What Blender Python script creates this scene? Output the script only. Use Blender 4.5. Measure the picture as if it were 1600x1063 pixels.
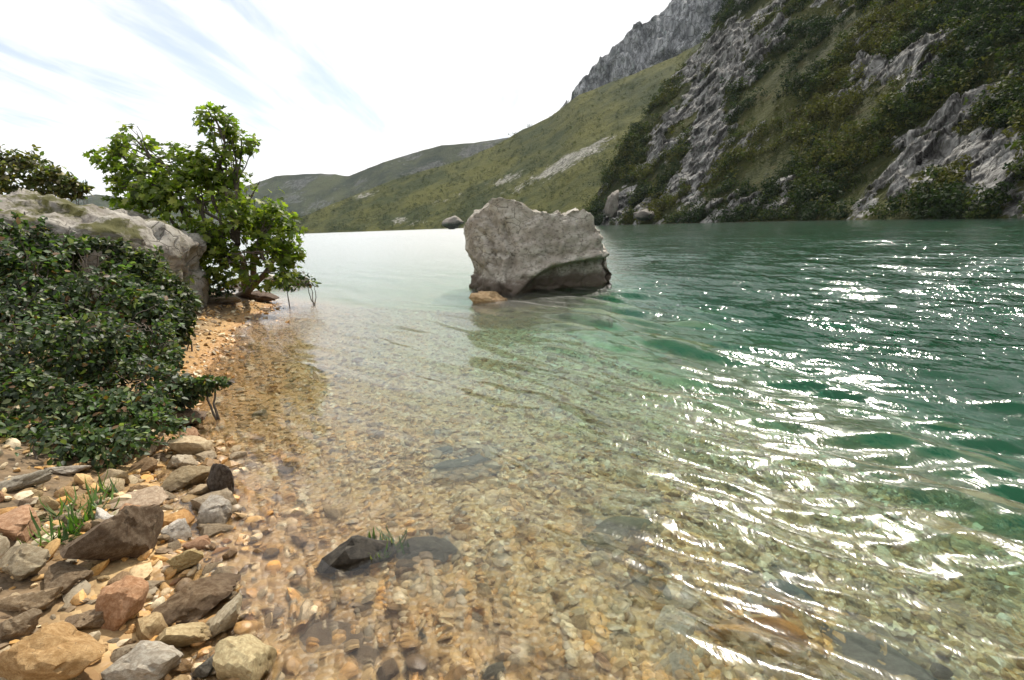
import bpy, bmesh, math, random
import numpy as np
from mathutils import Matrix, Vector

# ------------------------------------------------------------------ clear, camera, sky, sun
for o in list(bpy.data.objects):
    bpy.data.objects.remove(o)
SC = bpy.context.scene
COL = SC.collection
rng = np.random.default_rng(7)
random.seed(7)

CAM_H = 1.4
FPX = 800.0                      # focal length in pixels of the 1600 px photograph
PITCH = math.atan(180.0 / 800.0)
ROLL = math.radians(2.15)
cp, sp = math.cos(PITCH), math.sin(PITCH)
F_ = np.array([0, cp, -sp]); R0 = np.array([1.0, 0, 0]); U0 = np.array([0, sp, cp])
RT = R0 * math.cos(ROLL) - U0 * math.sin(ROLL)
UP = U0 * math.cos(ROLL) + R0 * math.sin(ROLL)
EYE = np.array([0, 0, CAM_H])

cam_d = bpy.data.cameras.new('camera')
cam_d.lens = 18.0; cam_d.sensor_width = 36.0; cam_d.sensor_fit = 'HORIZONTAL'
cam_d.clip_start = 0.05; cam_d.clip_end = 20000
cam = bpy.data.objects.new('camera', cam_d); COL.objects.link(cam)
m = Matrix.Identity(4)
for i in range(3):
    m[i][0] = RT[i]; m[i][1] = UP[i]; m[i][2] = -F_[i]; m[i][3] = EYE[i]
cam.matrix_world = m
SC.camera = cam

SUN_AZ, SUN_EL = 24.0, 51.0       # degrees right of the view, above the horizon
SUN_STRENGTH = 4.8
SKY_STRENGTH = 0.12
CLOUD = 0.98
EXPOSURE = 0.36
world = bpy.data.worlds.new("World"); SC.world = world
world.use_nodes = True
wn, wl = world.node_tree.nodes, world.node_tree.links
wn.clear()
w_out = wn.new('ShaderNodeOutputWorld'); w_bg = wn.new('ShaderNodeBackground')
w_sky = wn.new('ShaderNodeTexSky'); w_sky.sky_type = 'NISHITA'; w_sky.sun_disc = False
w_sky.sun_elevation = math.radians(SUN_EL); w_sky.sun_rotation = math.radians(SUN_AZ)
w_sky.altitude = 400; w_sky.air_density = 1.0; w_sky.dust_density = 1.5
def wnode(t, **k):
    n = wn.new(t)
    for a, b in k.items(): setattr(n, a, b)
    return n
w_tc = wnode('ShaderNodeTexCoord'); w_sep = wnode('ShaderNodeSeparateXYZ')
wl.new(w_tc.outputs['Generated'], w_sep.inputs[0])
w_add = wnode('ShaderNodeMath', operation='ADD'); w_add.inputs[1].default_value = 0.12
w_abs = wnode('ShaderNodeMath', operation='ABSOLUTE')
wl.new(w_sep.outputs['Z'], w_abs.inputs[0]); wl.new(w_abs.outputs[0], w_add.inputs[0])
w_dx = wnode('ShaderNodeMath', operation='DIVIDE'); w_dy = wnode('ShaderNodeMath', operation='DIVIDE')
wl.new(w_sep.outputs['X'], w_dx.inputs[0]); wl.new(w_add.outputs[0], w_dx.inputs[1])
wl.new(w_sep.outputs['Y'], w_dy.inputs[0]); wl.new(w_add.outputs[0], w_dy.inputs[1])
w_cmb = wnode('ShaderNodeCombineXYZ')
wl.new(w_dx.outputs[0], w_cmb.inputs[0]); wl.new(w_dy.outputs[0], w_cmb.inputs[1])
w_map = wnode('ShaderNodeMapping')
w_map.inputs['Rotation'].default_value = (0, 0, math.radians(52)); w_map.inputs['Scale'].default_value = (2.4, 0.5, 1)
w_map.inputs['Location'].default_value = (3.1, 1.7, 0)
wl.new(w_cmb.outputs[0], w_map.inputs['Vector'])
w_n1 = wnode('ShaderNodeTexNoise'); w_n1.inputs['Scale'].default_value = 1.3; w_n1.inputs['Detail'].default_value = 8
w_n1.inputs['Roughness'].default_value = 0.6; w_n1.inputs['Distortion'].default_value = 0.35
wl.new(w_map.outputs[0], w_n1.inputs['Vector'])
w_n2 = wnode('ShaderNodeTexNoise'); w_n2.inputs['Scale'].default_value = 0.28; w_n2.inputs['Detail'].default_value = 3
w_map2 = wnode('ShaderNodeMapping'); w_map2.inputs['Location'].default_value = (5.5, 3.3, 0)
wl.new(w_cmb.outputs[0], w_map2.inputs['Vector']); wl.new(w_map2.outputs[0], w_n2.inputs['Vector'])
w_sum = wnode('ShaderNodeMath', operation='ADD')
wl.new(w_n1.outputs['Fac'], w_sum.inputs[0]); wl.new(w_n2.outputs['Fac'], w_sum.inputs[1])
w_rmp = wnode('ShaderNodeMapRange'); w_rmp.interpolation_type = 'SMOOTHSTEP'
w_rmp.inputs['From Min'].default_value = 0.70; w_rmp.inputs['From Max'].default_value = 0.94
w_rmp.inputs['To Min'].default_value = 0.34; w_rmp.inputs['To Max'].default_value = 1.0
wl.new(w_sum.outputs[0], w_rmp.inputs['Value'])
w_scl = wnode('ShaderNodeMix', data_type='RGBA', blend_type='MULTIPLY'); w_scl.inputs['Factor'].default_value = 1
w_scl.inputs['B'].default_value = (SKY_STRENGTH,) * 3 + (1,)
wl.new(w_sky.outputs[0], w_scl.inputs['A'])
w_mix = wnode('ShaderNodeMix', data_type='RGBA')
w_mix.inputs['B'].default_value = (CLOUD, CLOUD, CLOUD, 1)
wl.new(w_rmp.outputs[0], w_mix.inputs['Factor']); wl.new(w_scl.outputs['Result'], w_mix.inputs['A'])
wl.new(w_mix.outputs['Result'], w_bg.inputs['Color']); w_bg.inputs['Strength'].default_value = 1.0
wl.new(w_bg.outputs[0], w_out.inputs['Surface'])

sun_d = bpy.data.lights.new('sun', 'SUN'); sun_d.energy = SUN_STRENGTH; sun_d.angle = math.radians(0.53)
sun_d.color = (1.0, 0.93, 0.81)
sun = bpy.data.objects.new('sun', sun_d); COL.objects.link(sun)
_a, _e = math.radians(SUN_AZ), math.radians(SUN_EL)
SUN_DIR = Vector((math.sin(_a) * math.cos(_e), math.cos(_a) * math.cos(_e), math.sin(_e)))
sun.rotation_euler = SUN_DIR.to_track_quat('Z', 'Y').to_euler()
sun.location = (0, 0, 60)

vs = SC.view_settings
vs.view_transform = 'Standard'; vs.look = 'None'; vs.exposure = EXPOSURE; vs.gamma = 1.0; vs.use_curve_mapping = False
SC.render.engine = 'CYCLES'
cy = SC.cycles
cy.use_denoising = True; cy.max_bounces = 10; cy.transparent_max_bounces = 16; cy.volume_bounces = 2
cy.diffuse_bounces = 3; cy.glossy_bounces = 3; cy.transmission_bounces = 6
cy.caustics_reflective = False; cy.caustics_refractive = True
cy.sample_clamp_indirect = 6.0

# ------------------------------------------------------------------ numeric helpers
def ray(px, py):
    d = F_ + RT * ((px - 800.0) / FPX) + UP * ((531.5 - py) / FPX)
    return d
def project(P):
    q = P - EYE
    f = np.maximum(q @ F_, 1e-3)
    return 800 + FPX * (q @ RT) / f, 531.5 - FPX * (q @ UP) / f
def at(px, py, depth):
    """point at forward depth (m) in the direction of a picture point"""
    return EYE + ray(px, py) * depth
def at_z(px, py, z):
    d = ray(px, py); t = (z - CAM_H) / d[2]
    return EYE + d * t
def sstep(a, b, x):
    t = np.clip((x - a) / (b - a), 0, 1); return t * t * (3 - 2 * t)
_PERM = np.random.default_rng(11).permutation(256); _PERM = np.concatenate([_PERM, _PERM, _PERM])
_VAL = np.random.default_rng(12).random(256) * 2 - 1
def vnoise(x, y, z=0.0):
    x, y, z = np.broadcast_arrays(np.asarray(x, float), np.asarray(y, float), np.asarray(z, float))
    xi = np.floor(x).astype(int); yi = np.floor(y).astype(int); zi = np.floor(z).astype(int)
    fx, fy, fz = x - xi, y - yi, z - zi
    u = fx * fx * fx * (fx * (fx * 6 - 15) + 10); v = fy * fy * fy * (fy * (fy * 6 - 15) + 10); w = fz * fz * fz * (fz * (fz * 6 - 15) + 10)
    xi &= 255; yi &= 255; zi &= 255
    def g(a, b, c): return _VAL[_PERM[_PERM[_PERM[(xi + a) & 255] + ((yi + b) & 255)] + ((zi + c) & 255)]]
    x00 = g(0,0,0) * (1-u) + g(1,0,0) * u; x10 = g(0,1,0) * (1-u) + g(1,1,0) * u
    x01 = g(0,0,1) * (1-u) + g(1,0,1) * u; x11 = g(0,1,1) * (1-u) + g(1,1,1) * u
    return (x00 * (1-v) + x10 * v) * (1-w) + (x01 * (1-v) + x11 * v) * w
def fbm(x, y, z=0.0, o=4, g=0.5):
    s = 0; a = 1; f = 1; t = 0
    for i in range(o):
        s = s + a * vnoise(np.asarray(x) * f + 17.3 * i, np.asarray(y) * f + 5.1 * i, np.asarray(z) * f + 9.7 * i); t += a; a *= g; f *= 2.03
    return s / t
def facet(x, y, z, seed=0):
    """broken planar facets: every cell of a jittered grid tilts its own plane"""
    x, y, z = np.broadcast_arrays(np.asarray(x, float), np.asarray(y, float), np.asarray(z, float))
    xi, yi, zi = np.floor(x).astype(int), np.floor(y).astype(int), np.floor(z).astype(int)
    best = np.full(x.shape, 1e9); out = np.zeros(x.shape)
    for a in (-1, 0, 1):
        for b in (-1, 0, 1):
            for c in (-1, 0, 1):
                h = _PERM[_PERM[_PERM[(xi + a + seed * 17) & 255] + ((yi + b) & 255)] + ((zi + c) & 255)]
                jx, jy, jz = (_VAL[h] + 1) / 2, (_VAL[(h * 7 + 31) & 255] + 1) / 2, (_VAL[(h * 13 + 87) & 255] + 1) / 2
                dx, dy, dz = x - xi - a - jx, y - yi - b - jy, z - zi - c - jz
                d = dx * dx + dy * dy + dz * dz
                v = dx * _VAL[(h * 3 + 11) & 255] + dy * _VAL[(h * 5 + 57) & 255] + dz * _VAL[(h * 11 + 3) & 255] + 0.35 * _VAL[(h * 17 + 5) & 255]
                m_ = d < best; out = np.where(m_, v, out); best = np.where(m_, d, best)
    return out
def ridged(x, y, z=0.0, o=4, g=0.5):
    s = 0; a = 1; f = 1; t = 0
    for i in range(o):
        s = s + a * (1 - np.abs(vnoise(np.asarray(x) * f + 31.3 * i, np.asarray(y) * f + 8.1 * i, np.asarray(z) * f + 3.7 * i)) * 2); t += a; a *= g; f *= 2.03
    return s / t

# ------------------------------------------------------------------ object helpers
def mesh_np(name, V, faces, smooth=True):
    """V (n,3); faces: list of (k,m) int arrays with m = 3 or 4"""
    me = bpy.data.meshes.new(name)
    V = np.ascontiguousarray(V, dtype=np.float32)
    me.vertices.add(len(V)); me.vertices.foreach_set('co', V.ravel())
    if not isinstance(faces, list): faces = [faces]
    faces = [f for f in faces if len(f)]
    loops = np.concatenate([f.ravel() for f in faces]).astype(np.int32)
    tot = np.concatenate([np.full(len(f), f.shape[1], np.int32) for f in faces])
    st = np.concatenate([[0], np.cumsum(tot)[:-1]]).astype(np.int32)
    me.loops.add(len(loops)); me.loops.foreach_set('vertex_index', loops)
    me.polygons.add(len(tot)); me.polygons.foreach_set('loop_start', st); me.polygons.foreach_set('loop_total', tot)
    me.polygons.foreach_set('use_smooth', np.full(len(tot), smooth, bool))
    me.update(calc_edges=True)
    return me
def attr_f(me, name, a):
    at_ = me.attributes.new(name, 'FLOAT', 'POINT'); at_.data.foreach_set('value', np.ascontiguousarray(a, np.float32))
def attr_c(me, name, c):
    at_ = me.attributes.new(name, 'FLOAT_COLOR', 'POINT')
    c4 = np.ones((len(c), 4), np.float32); c4[:, :3] = c; at_.data.foreach_set('color', c4.ravel())
def link(name, me, mat=None, parent=None):
    o = bpy.data.objects.new(name, me); COL.objects.link(o)
    if mat is not None and me is not None and not me.materials: me.materials.append(mat)
    if parent is not None: o.parent = parent
    return o
def tag(o, label=None, cat=None, group=None, kind=None):
    if label: o['label'] = label
    if cat: o['category'] = cat
    if group: o['group'] = group
    if kind: o['kind'] = kind
    return o
def empty(name, loc):
    o = bpy.data.objects.new(name, None); COL.objects.link(o); o.location = loc; o.empty_display_size = 0.2
    return o

# ------------------------------------------------------------------ material helpers
class NT:
    def __init__(s, name):
        s.m = bpy.data.materials.new(name); s.m.use_nodes = True
        s.t = s.m.node_tree; s.n = s.t.nodes; s.l = s.t.links; s.n.clear()
        s.out = s.n.new('ShaderNodeOutputMaterial')
    def node(s, t, ins=None, **k):
        n = s.n.new(t)
        for a, b in k.items(): setattr(n, a, b)
        for a, b in (ins or {}).items():
            if isinstance(b, bpy.types.NodeSocket): s.l.new(b, n.inputs[a])
            else: n.inputs[a].default_value = b
        return n
    def noise(s, vec, scale, detail=4, rough=0.55, dist=0.0):
        return s.node('ShaderNodeTexNoise', {'Vector': vec, 'Scale': scale, 'Detail': detail, 'Roughness': rough, 'Distortion': dist}).outputs['Fac']
    def rng(s, v, a, b, c=0.0, d=1.0, smooth=True):
        n = s.node('ShaderNodeMapRange', {'Value': v, 'From Min': a, 'From Max': b, 'To Min': c, 'To Max': d})
        n.interpolation_type = 'SMOOTHSTEP' if smooth else 'LINEAR'
        return n.outputs[0]
    def mix(s, f, a, b, mode='MIX'):
        n = s.node('ShaderNodeMix', data_type='RGBA', blend_type=mode)
        for k, v in (('Factor', f), ('A', a), ('B', b)):
            if isinstance(v, bpy.types.NodeSocket): s.l.new(v, n.inputs[k])
            else: n.inputs[k].default_value = (tuple(v) + (1,) if isinstance(v, (tuple, list)) and len(v) == 3 else v)
        return n.outputs['Result']
    def math(s, op, a, b=0.0, clamp=False):
        n = s.node('ShaderNodeMath', operation=op, use_clamp=clamp)
        for i, v in enumerate((a, b)):
            if isinstance(v, bpy.types.NodeSocket): s.l.new(v, n.inputs[i])
            else: n.inputs[i].default_value = v
        return n.outputs[0]
    def attr(s, name, out='Fac'):
        return s.node('ShaderNodeAttribute', attribute_name=name).outputs[out]
    def bump(s, h, strength=0.5, dist=0.02, normal=None):
        ins = {'Height': h, 'Strength': strength, 'Distance': dist}
        if normal: ins['Normal'] = normal
        return s.node('ShaderNodeBump', ins).outputs[0]

def rock_material(name, scale=1.0, moss=0.0, wet=True, bump=0.6, stain=False, dark=0.8, grey=0.45):
    """limestone: the object's colour sets the tint, noise adds stains, pits and cracks; wet band at the waterline"""
    t = NT(name)
    tc = t.node('ShaderNodeTexCoord'); ob = tc.outputs['Object']
    geo = t.node('ShaderNodeNewGeometry')
    oi = t.node('ShaderNodeObjectInfo')
    off = t.node('ShaderNodeVectorMath', {0: ob, 1: oi.outputs['Random']}, operation='ADD').outputs[0]
    n1 = t.noise(off, 2.2 * scale, 6, 0.62, 0.3)
    n2 = t.noise(off, 14 * scale, 5, 0.7)
    n3 = t.noise(off, 60 * scale, 3, 0.7)
    base = oi.outputs['Color']
    c = t.mix(t.rng(n1, 0.35, 0.68), t.mix(1.0, base, (0.62, 0.56, 0.5), 'MULTIPLY'), t.mix(grey * 0.7, t.mix(1.0, base, (1.12, 1.1, 1.06), 'MULTIPLY'), (0.42, 0.38, 0.31)))
    c = t.mix(t.rng(n2, 0.48, 0.66, 0, dark), c, t.mix(1.0, base, (0.27, 0.23, 0.19), 'MULTIPLY'))
    c = t.mix(t.rng(n3, 0.55, 0.75, 0, grey), c, (0.46, 0.44, 0.40))
    vor = t.node('ShaderNodeTexVoronoi', {'Vector': off, 'Scale': 3.1 * scale, 'Randomness': 1.0}, feature='DISTANCE_TO_EDGE').outputs['Distance']
    crack = t.rng(vor, 0.0, 0.025, 1, 0)
    crack = t.math('MULTIPLY', crack, t.rng(n1, 0.45, 0.6))
    c = t.mix(t.math('MULTIPLY', crack, 0.7), c, (0.03, 0.025, 0.02))
    if moss > 0:
        nz = t.node('ShaderNodeSeparateXYZ', {0: geo.outputs['Normal']}).outputs['Z']
        mk = t.math('MULTIPLY', t.rng(t.noise(ob, 1.3 * scale, 6, 0.7), 0.62 - 0.2 * moss, 0.72 - 0.2 * moss), t.rng(nz, -0.2, 0.5))
        c = t.mix(mk, c, t.mix(n2, (0.03, 0.035, 0.008), (0.11, 0.10, 0.03)))
    if stain:      # dark brown algae band left by the changing water level
        zz = t.node('ShaderNodeSeparateXYZ', {0: ob}).outputs['Z']
        sv = t.math('ADD', zz, t.math('MULTIPLY', t.math('SUBTRACT', n1, 0.5), 0.5))
        c = t.mix(t.rng(sv, 0.22, 0.5, 0.85, 0), c, t.mix(n2, (0.035, 0.024, 0.018), (0.10, 0.07, 0.05)))
    rough = 0.85
    if wet:
        pz = t.node('ShaderNodeSeparateXYZ', {0: geo.outputs['Position']}).outputs['Z']
        wv = t.math('ADD', pz, t.math('MULTIPLY', t.math('SUBTRACT', n2, 0.5), 0.06))
        wf = t.rng(wv, 0.015, 0.06, 1, 0)
        c = t.mix(wf, c, t.mix(1.0, c, (0.74, 0.69, 0.62), 'MULTIPLY'))
        rough = t.math('SUBTRACT', 0.85, t.math('MULTIPLY', wf, 0.5))
    h = t.math('ADD', t.math('MULTIPLY', n2, 0.7), t.math('MULTIPLY', n3, 0.35))
    h = t.math('SUBTRACT', h, t.math('MULTIPLY', crack, 0.5))
    nb = t.bump(h, bump, 0.03 / scale)
    b = t.node('ShaderNodeBsdfPrincipled', {'Base Color': c, 'Roughness': rough, 'Normal': nb, 'Specular IOR Level': 0.3})
    t.l.new(b.outputs[0], t.out.inputs['Surface'])
    return t.m

def leaf_material(name, gloss=0.45, trans=0.35):
    t = NT(name)
    col = t.attr('tint', 'Color')
    n = t.noise(t.node('ShaderNodeNewGeometry').outputs['Position'], 30, 2)
    c = t.mix(t.rng(n, 0.3, 0.7, 0, 0.5), col, t.mix(1.0, col, (0.6, 0.62, 0.5), 'MULTIPLY'))
    b = t.node('ShaderNodeBsdfPrincipled', {'Base Color': c, 'Roughness': gloss, 'Specular IOR Level': 0.45})
    tr = t.node('ShaderNodeBsdfTranslucent', {'Color': t.mix(1.0, c, (1.6, 1.9, 0.7), 'MULTIPLY')})
    mx = t.node('ShaderNodeMixShader', {0: trans, 1: b.outputs[0], 2: tr.outputs[0]})
    t.l.new(mx.outputs[0], t.out.inputs['Surface'])
    return t.m
def leaf_material_obj(name, gloss=0.45, trans=0.35):
    t = NT(name)
    oi = t.node('ShaderNodeObjectInfo')
    c = oi.outputs['Color']
    b = t.node('ShaderNodeBsdfPrincipled', {'Base Color': c, 'Roughness': gloss, 'Specular IOR Level': 0.45})
    tr = t.node('ShaderNodeBsdfTranslucent', {'Color': t.mix(1.0, c, (1.6, 1.9, 0.7), 'MULTIPLY')})
    mx = t.node('ShaderNodeMixShader', {0: trans, 1: b.outputs[0], 2: tr.outputs[0]})
    t.l.new(mx.outputs[0], t.out.inputs['Surface'])
    return t.m
def bark_material():
    t = NT('bark')
    ob = t.node('ShaderNodeTexCoord').outputs['Object']
    n = t.noise(ob, 25, 5, 0.7)
    c = t.mix(n, (0.035, 0.026, 0.02), (0.17, 0.14, 0.11))
    b = t.node('ShaderNodeBsdfPrincipled', {'Base Color': c, 'Roughness': 0.9, 'Normal': t.bump(n, 0.6, 0.01)})
    t.l.new(b.outputs[0], t.out.inputs['Surface'])
    return t.m
M_ROCK = rock_material('limestone', 1.0)
M_STONE = rock_material('shore_stone', 3.0, dark=0.5, grey=0.2)
M_MOSSY = rock_material('mossy_limestone', 0.9, moss=0.75, wet=False)
M_LEAF = leaf_material('leaf', 0.5, 0.35)
M_LEAFO = leaf_material_obj('leaf_single', 0.5, 0.35)
M_FIG = leaf_material('fig_leaf', 0.5, 0.52)
M_FIGO = leaf_material_obj('fig_leaf_single', 0.5, 0.52)
M_BARK = bark_material()

# ------------------------------------------------------------------ shore profile and the ground
_SY = np.array([-60, -6, 0.0, 1.2, 2.0, 2.8, 3.6, 4.6, 6.0, 8.0, 9.6, 10.6, 12.0, 16.0, 30.0, 80.0, 300, 2000])
_SX = np.array([12.0, 0.6, -0.6, -1.12, -1.58, -2.12, -2.6, -3.15, -3.7, -4.3, -4.6, -5.0, -6.4, -11, -26, -80, -330, -2000])
def shore_x(y): return np.interp(y, _SY, _SX)
def ground_z(x, y):
    x = np.asarray(x, float); y = np.asarray(y, float)
    s = x - shore_x(y) + 0.16 * fbm(x * 0.9, y * 0.9, 3.3, 3)
    land = np.where(s < 0, -s, 0)
    zl = 0.30 * land - 0.02 * land ** 2 * (land < 7.5) - (land >= 7.5) * 1.125
    zl = np.minimum(zl, 1.15) + 0.10 * fbm(x * 1.1, y * 1.1, 1.1, 4) * sstep(0.1, 1.5, land)
    zl = zl + 5.0 * sstep(25, 140, land)
    w = np.where(s > 0, s, 0)
    edge = np.interp(y, [0, 2.5, 5, 9, 20, 40, 90], [3.6, 3.25, 2.75, 2.2, 1.5, -2, -30])          # where the bottom falls away
    dep = 0.10 * np.minimum(w, 1.0) + 0.105 * np.clip(w - 0.9, 0, 6) + 1.1 * sstep(-0.9, 2.4, x - edge) + 6.0 * sstep(1.2, 8.0, x - edge) + 0.01 * sstep(12, 24, y) * np.minimum(w, 60)
    z = np.where(s < 0, zl, -np.minimum(dep, 9.0))
    z = z + 0.018 * fbm(x * 2.5, y * 2.5, 7.7, 3) + 0.035 * fbm(x * 0.8, y * 0.8, 2.7, 2) * sstep(0.3, 1.0, w)
    return z
_HT = np.arange(0.5, 14.0, 0.01)
def hit(px, py):
    """where the view ray meets the ground"""
    d = ray(px, py); t = _HT
    P = EYE[None] + d[None] * t[:, None]
    k = np.argmax(np.append(P[:, 2] <= ground_z(P[:, 0], P[:, 1]), True)); k = min(k, len(t) - 1)
    return P[k], t[k]

def build_ground():
    def axis(n, near, far, bias):
        u = np.linspace(-1, 1, n); k = math.asinh(far / near)
        return near * np.sinh(u * k) + bias
    xs = axis(270, 2.2, 2500, -0.5); ys = axis(290, 2.4, 2600, 3.5)
    X, Y = np.meshgrid(xs, ys, indexing='ij')
    Z = ground_z(X, Y)
    n0, n1 = X.shape
    V = np.stack([X, Y, Z], -1).reshape(-1, 3)
    i = np.arange(n0 * n1).reshape(n0, n1)
    Q = np.stack([i[:-1, :-1], i[1:, :-1], i[1:, 1:], i[:-1, 1:]], -1).reshape(-1, 4)
    me = mesh_np('ground', V, Q)
    sx_ = V[:, 0] - shore_x(V[:, 1])
    attr_f(me, 'ochre', sstep(2.1, 0.7, sx_ + 0.5 * fbm(V[:, 0] * 1.5, V[:, 1] * 1.5, 6.0, 3)) * sstep(-0.5, 0.1, sx_) * sstep(3.2, 4.8, V[:, 1]))
    t = NT('gravel_ground')
    geo = t.node('ShaderNodeNewGeometry'); P = geo.outputs['Position']
    z = t.node('ShaderNodeSeparateXYZ', {0: P}).outputs['Z']
    n1 = t.noise(P, 1.1, 5, 0.6); n2 = t.noise(P, 9, 4, 0.65)
    vo = t.node('ShaderNodeTexVoronoi', {'Vector': P, 'Scale': 26.0})
    vd = vo.outputs['Distance']
    cellr = t.node('ShaderNodeSeparateColor', {0: vo.outputs['Color']}).outputs[0]
    ochre = t.attr('ochre')
    g = t.mix(cellr, (0.20, 0.115, 0.045), (0.50, 0.35, 0.17))
    g = t.mix(t.rng(n1, 0.4, 0.65, 0, 0.7), g, t.mix(n2, (0.38, 0.20, 0.06), (0.44, 0.32, 0.18)))
    g = t.mix(t.math('MULTIPLY', ochre, 0.8), g, t.mix(t.noise(P, 30, 4, 0.7), (0.30, 0.14, 0.04), (0.56, 0.34, 0.13)))
    soil = t.mix(n2, (0.035, 0.027, 0.017), (0.11, 0.085, 0.05))
    sf = t.rng(t.math('ADD', z, t.math('MULTIPLY', t.math('SUBTRACT', n2, 0.5), 0.3)), 0.28, 0.5)
    dry = t.rng(t.math('ADD', z, t.math('MULTIPLY', t.math('SUBTRACT', n1, 0.5), 0.1)), 0.03, 0.16)
    g = t.mix(t.math('MULTIPLY', dry, 0.9), g, t.mix(t.rng(n2, 0.3, 0.7), (0.05, 0.036, 0.022), (0.20, 0.135, 0.075)))
    c = t.mix(sf, g, soil)
    green = t.mix(n1, (0.03, 0.045, 0.012), (0.09, 0.085, 0.03))
    c = t.mix(t.rng(z, 1.3, 2.4), c, green)
    wf = t.rng(t.math('ADD', z, t.math('MULTIPLY', t.math('SUBTRACT', n2, 0.5), 0.05)), 0.0, 0.05, 1, 0)
    c = t.mix(wf, c, t.mix(1.0, c, (0.85, 0.77, 0.66), 'MULTIPLY'))
    silt = t.rng(z, -2.4, -0.6, 1, 0)
    c = t.mix(silt, c, (0.17, 0.175, 0.13))
    h = t.math('SUBTRACT', t.math('MULTIPLY', n2, 0.6), t.math('MULTIPLY', vd, 0.8))
    b = t.node('ShaderNodeBsdfPrincipled', {'Base Color': c, 'Roughness': t.rng(wf, 0, 1, 0.9, 0.45), 'Normal': t.bump(h, 0.7, 0.03)})
    t.l.new(b.outputs[0], t.out.inputs['Surface'])
    tag(link('ground', me, t.m), 'tan gravel shore sloping down under the clear lake water', kind='structure')
build_ground()

# ------------------------------------------------------------------ the lake: closed body, wavy top
def build_water():
    # rings around the spot below the camera, finer towards it
    r = np.concatenate([0.45 * np.exp(np.linspace(0, math.log(70 / 0.45), 640)), 70 * np.exp(np.linspace(0, math.log(2300 / 70), 60))[1:]])
    nr = len(r)
    fine = np.radians(np.linspace(-72, 72, 430)); coarse = np.radians(np.linspace(72, 288, 42)[1:-1])
    az = np.concatenate([fine, coarse]); na = len(az)
    R, A = np.meshgrid(r, az, indexing='ij')
    X = R * np.sin(A); Y = R * np.cos(A)
    Z = np.zeros_like(X)
    wr = np.random.default_rng(5)
    wind = 0.16 + 0.84 * sstep(-0.6, 1.5, X - 0.06 * np.minimum(Y, 12) + 0.5 * fbm(X * 0.35, Y * 0.35, 4.0, 3))
    patch = 0.65 + 0.7 * np.clip(fbm(X * 0.22, Y * 0.22, 8.0, 3) + 0.35, 0, 1)
    space = R * np.where(R < 70, 0.0079, 0.06)
    wx = X + 0.16 * fbm(X * 0.9, Y * 0.9, 1.0, 2); wy = Y + 0.16 * fbm(X * 0.9, Y * 0.9, 5.0, 2)
    for k in range(26):
        lam = 0.09 * (1.19 ** k) * wr.uniform(0.9, 1.1)
        if lam > 7: break
        th = math.radians(wr.normal(42, 15 if lam < 0.8 else 11))
        kx, ky = math.cos(th) * 2 * math.pi / lam, math.sin(th) * 2 * math.pi / lam
        steep = (0.25 if lam > 0.16 else 0.16) if lam < 0.75 else (0.17 if lam < 1.6 else 0.03)
        a = steep * lam / (2 * math.pi)
        ph = kx * wx + ky * wy + wr.uniform(0, 6.28)
        grp = 0.55 + 0.9 * np.clip(vnoise(X / (lam * 5) + 9.1 * k, Y / (lam * 5), k * 3.3) + 0.3, 0, 1)
        s = np.sin(ph); s = 1.25 * (1 - 2 * np.sqrt(np.clip((1 - s) / 2, 0, 1) + 0.01)) + 0.35
        Z += a * grp * s * sstep(lam * 0.45, lam * 0.2, space)
    Z *= wind * patch * sstep(1500, 300, R) * (1 - 0.5 * sstep(5, 15, R))
    V = np.stack([X, Y, Z], -1).reshape(-1, 3)
    i = np.arange(nr * na).reshape(nr, na); j = np.roll(i, -1, axis=1)
    Q = np.stack([i[:-1], i[1:], j[1:], j[:-1]], -1).reshape(-1, 4)[:, ::-1]
    # side wall, floor and centre
    nV = len(V)
    rim = V[i[-1]].copy(); rim[:, 2] = -14
    c0 = np.array([[0, 0, 0.0], [0, 0, -14.0]])
    V = np.concatenate([V, rim, c0]); b = np.arange(nV, nV + na); bj = np.roll(b, -1)
    S = np.stack([i[-1], b, bj, j[-1]], -1)[:, ::-1]
    T1 = np.stack([np.full(na, nV + na), i[0], j[0]], -1)[:, ::-1]
    T2 = np.stack([np.full(na, nV + na + 1), b, bj], -1)
    me = mesh_np('water', V, [Q, S, T1, T2])
    t = NT('lake_water')
    P = t.node('ShaderNodeNewGeometry').outputs['Position']
    sx = t.node('ShaderNodeSeparateXYZ', {0: P})
    mp = t.node('ShaderNodeMapping', {'Vector': P, 'Rotation': (0, 0, math.radians(-42)), 'Scale': (1.0, 0.42, 1.0)}).outputs[0]
    n1 = t.noise(mp, 16, 3, 0.5, 0.4); n2 = t.noise(mp, 4.2, 4, 0.55, 0.3); n3 = t.noise(mp, 0.9, 3, 0.5, 0.3)
    dist = t.node('ShaderNodeVectorMath', {0: P}, operation='LENGTH').outputs['Value']
    wind = t.rng(t.math('ADD', sx.outputs['X'], t.math('MULTIPLY', t.math('SUBTRACT', t.noise(P, 0.3, 2), 0.5), 2.0)), -0.8, 2.0, 0.16, 1.0)
    wind = t.math('MAXIMUM', wind, t.rng(dist, 6, 22, 0.0, 0.75))
    far = t.rng(dist, 2.5, 12)
    n2 = t.math('ADD', n2, t.math('MULTIPLY', t.math('ABSOLUTE', t.math('SUBTRACT', t.noise(mp, 3.0, 3, 0.5, 0.5), 0.5)), -1.6))
    h = t.math('ADD', t.math('MULTIPLY', n1, 0.013), t.math('MULTIPLY', t.math('MULTIPLY', n2, 0.05), far))
    h = t.math('ADD', h, t.math('MULTIPLY', t.math('MULTIPLY', n3, 0.12), t.rng(dist, 15, 80)))
    h = t.math('MULTIPLY', h, wind)
    nb = t.bump(h, 0.9, 1.0)
    fr = t.node('ShaderNodeFresnel', {'IOR': 1.333, 'Normal': nb}).outputs[0]
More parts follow.
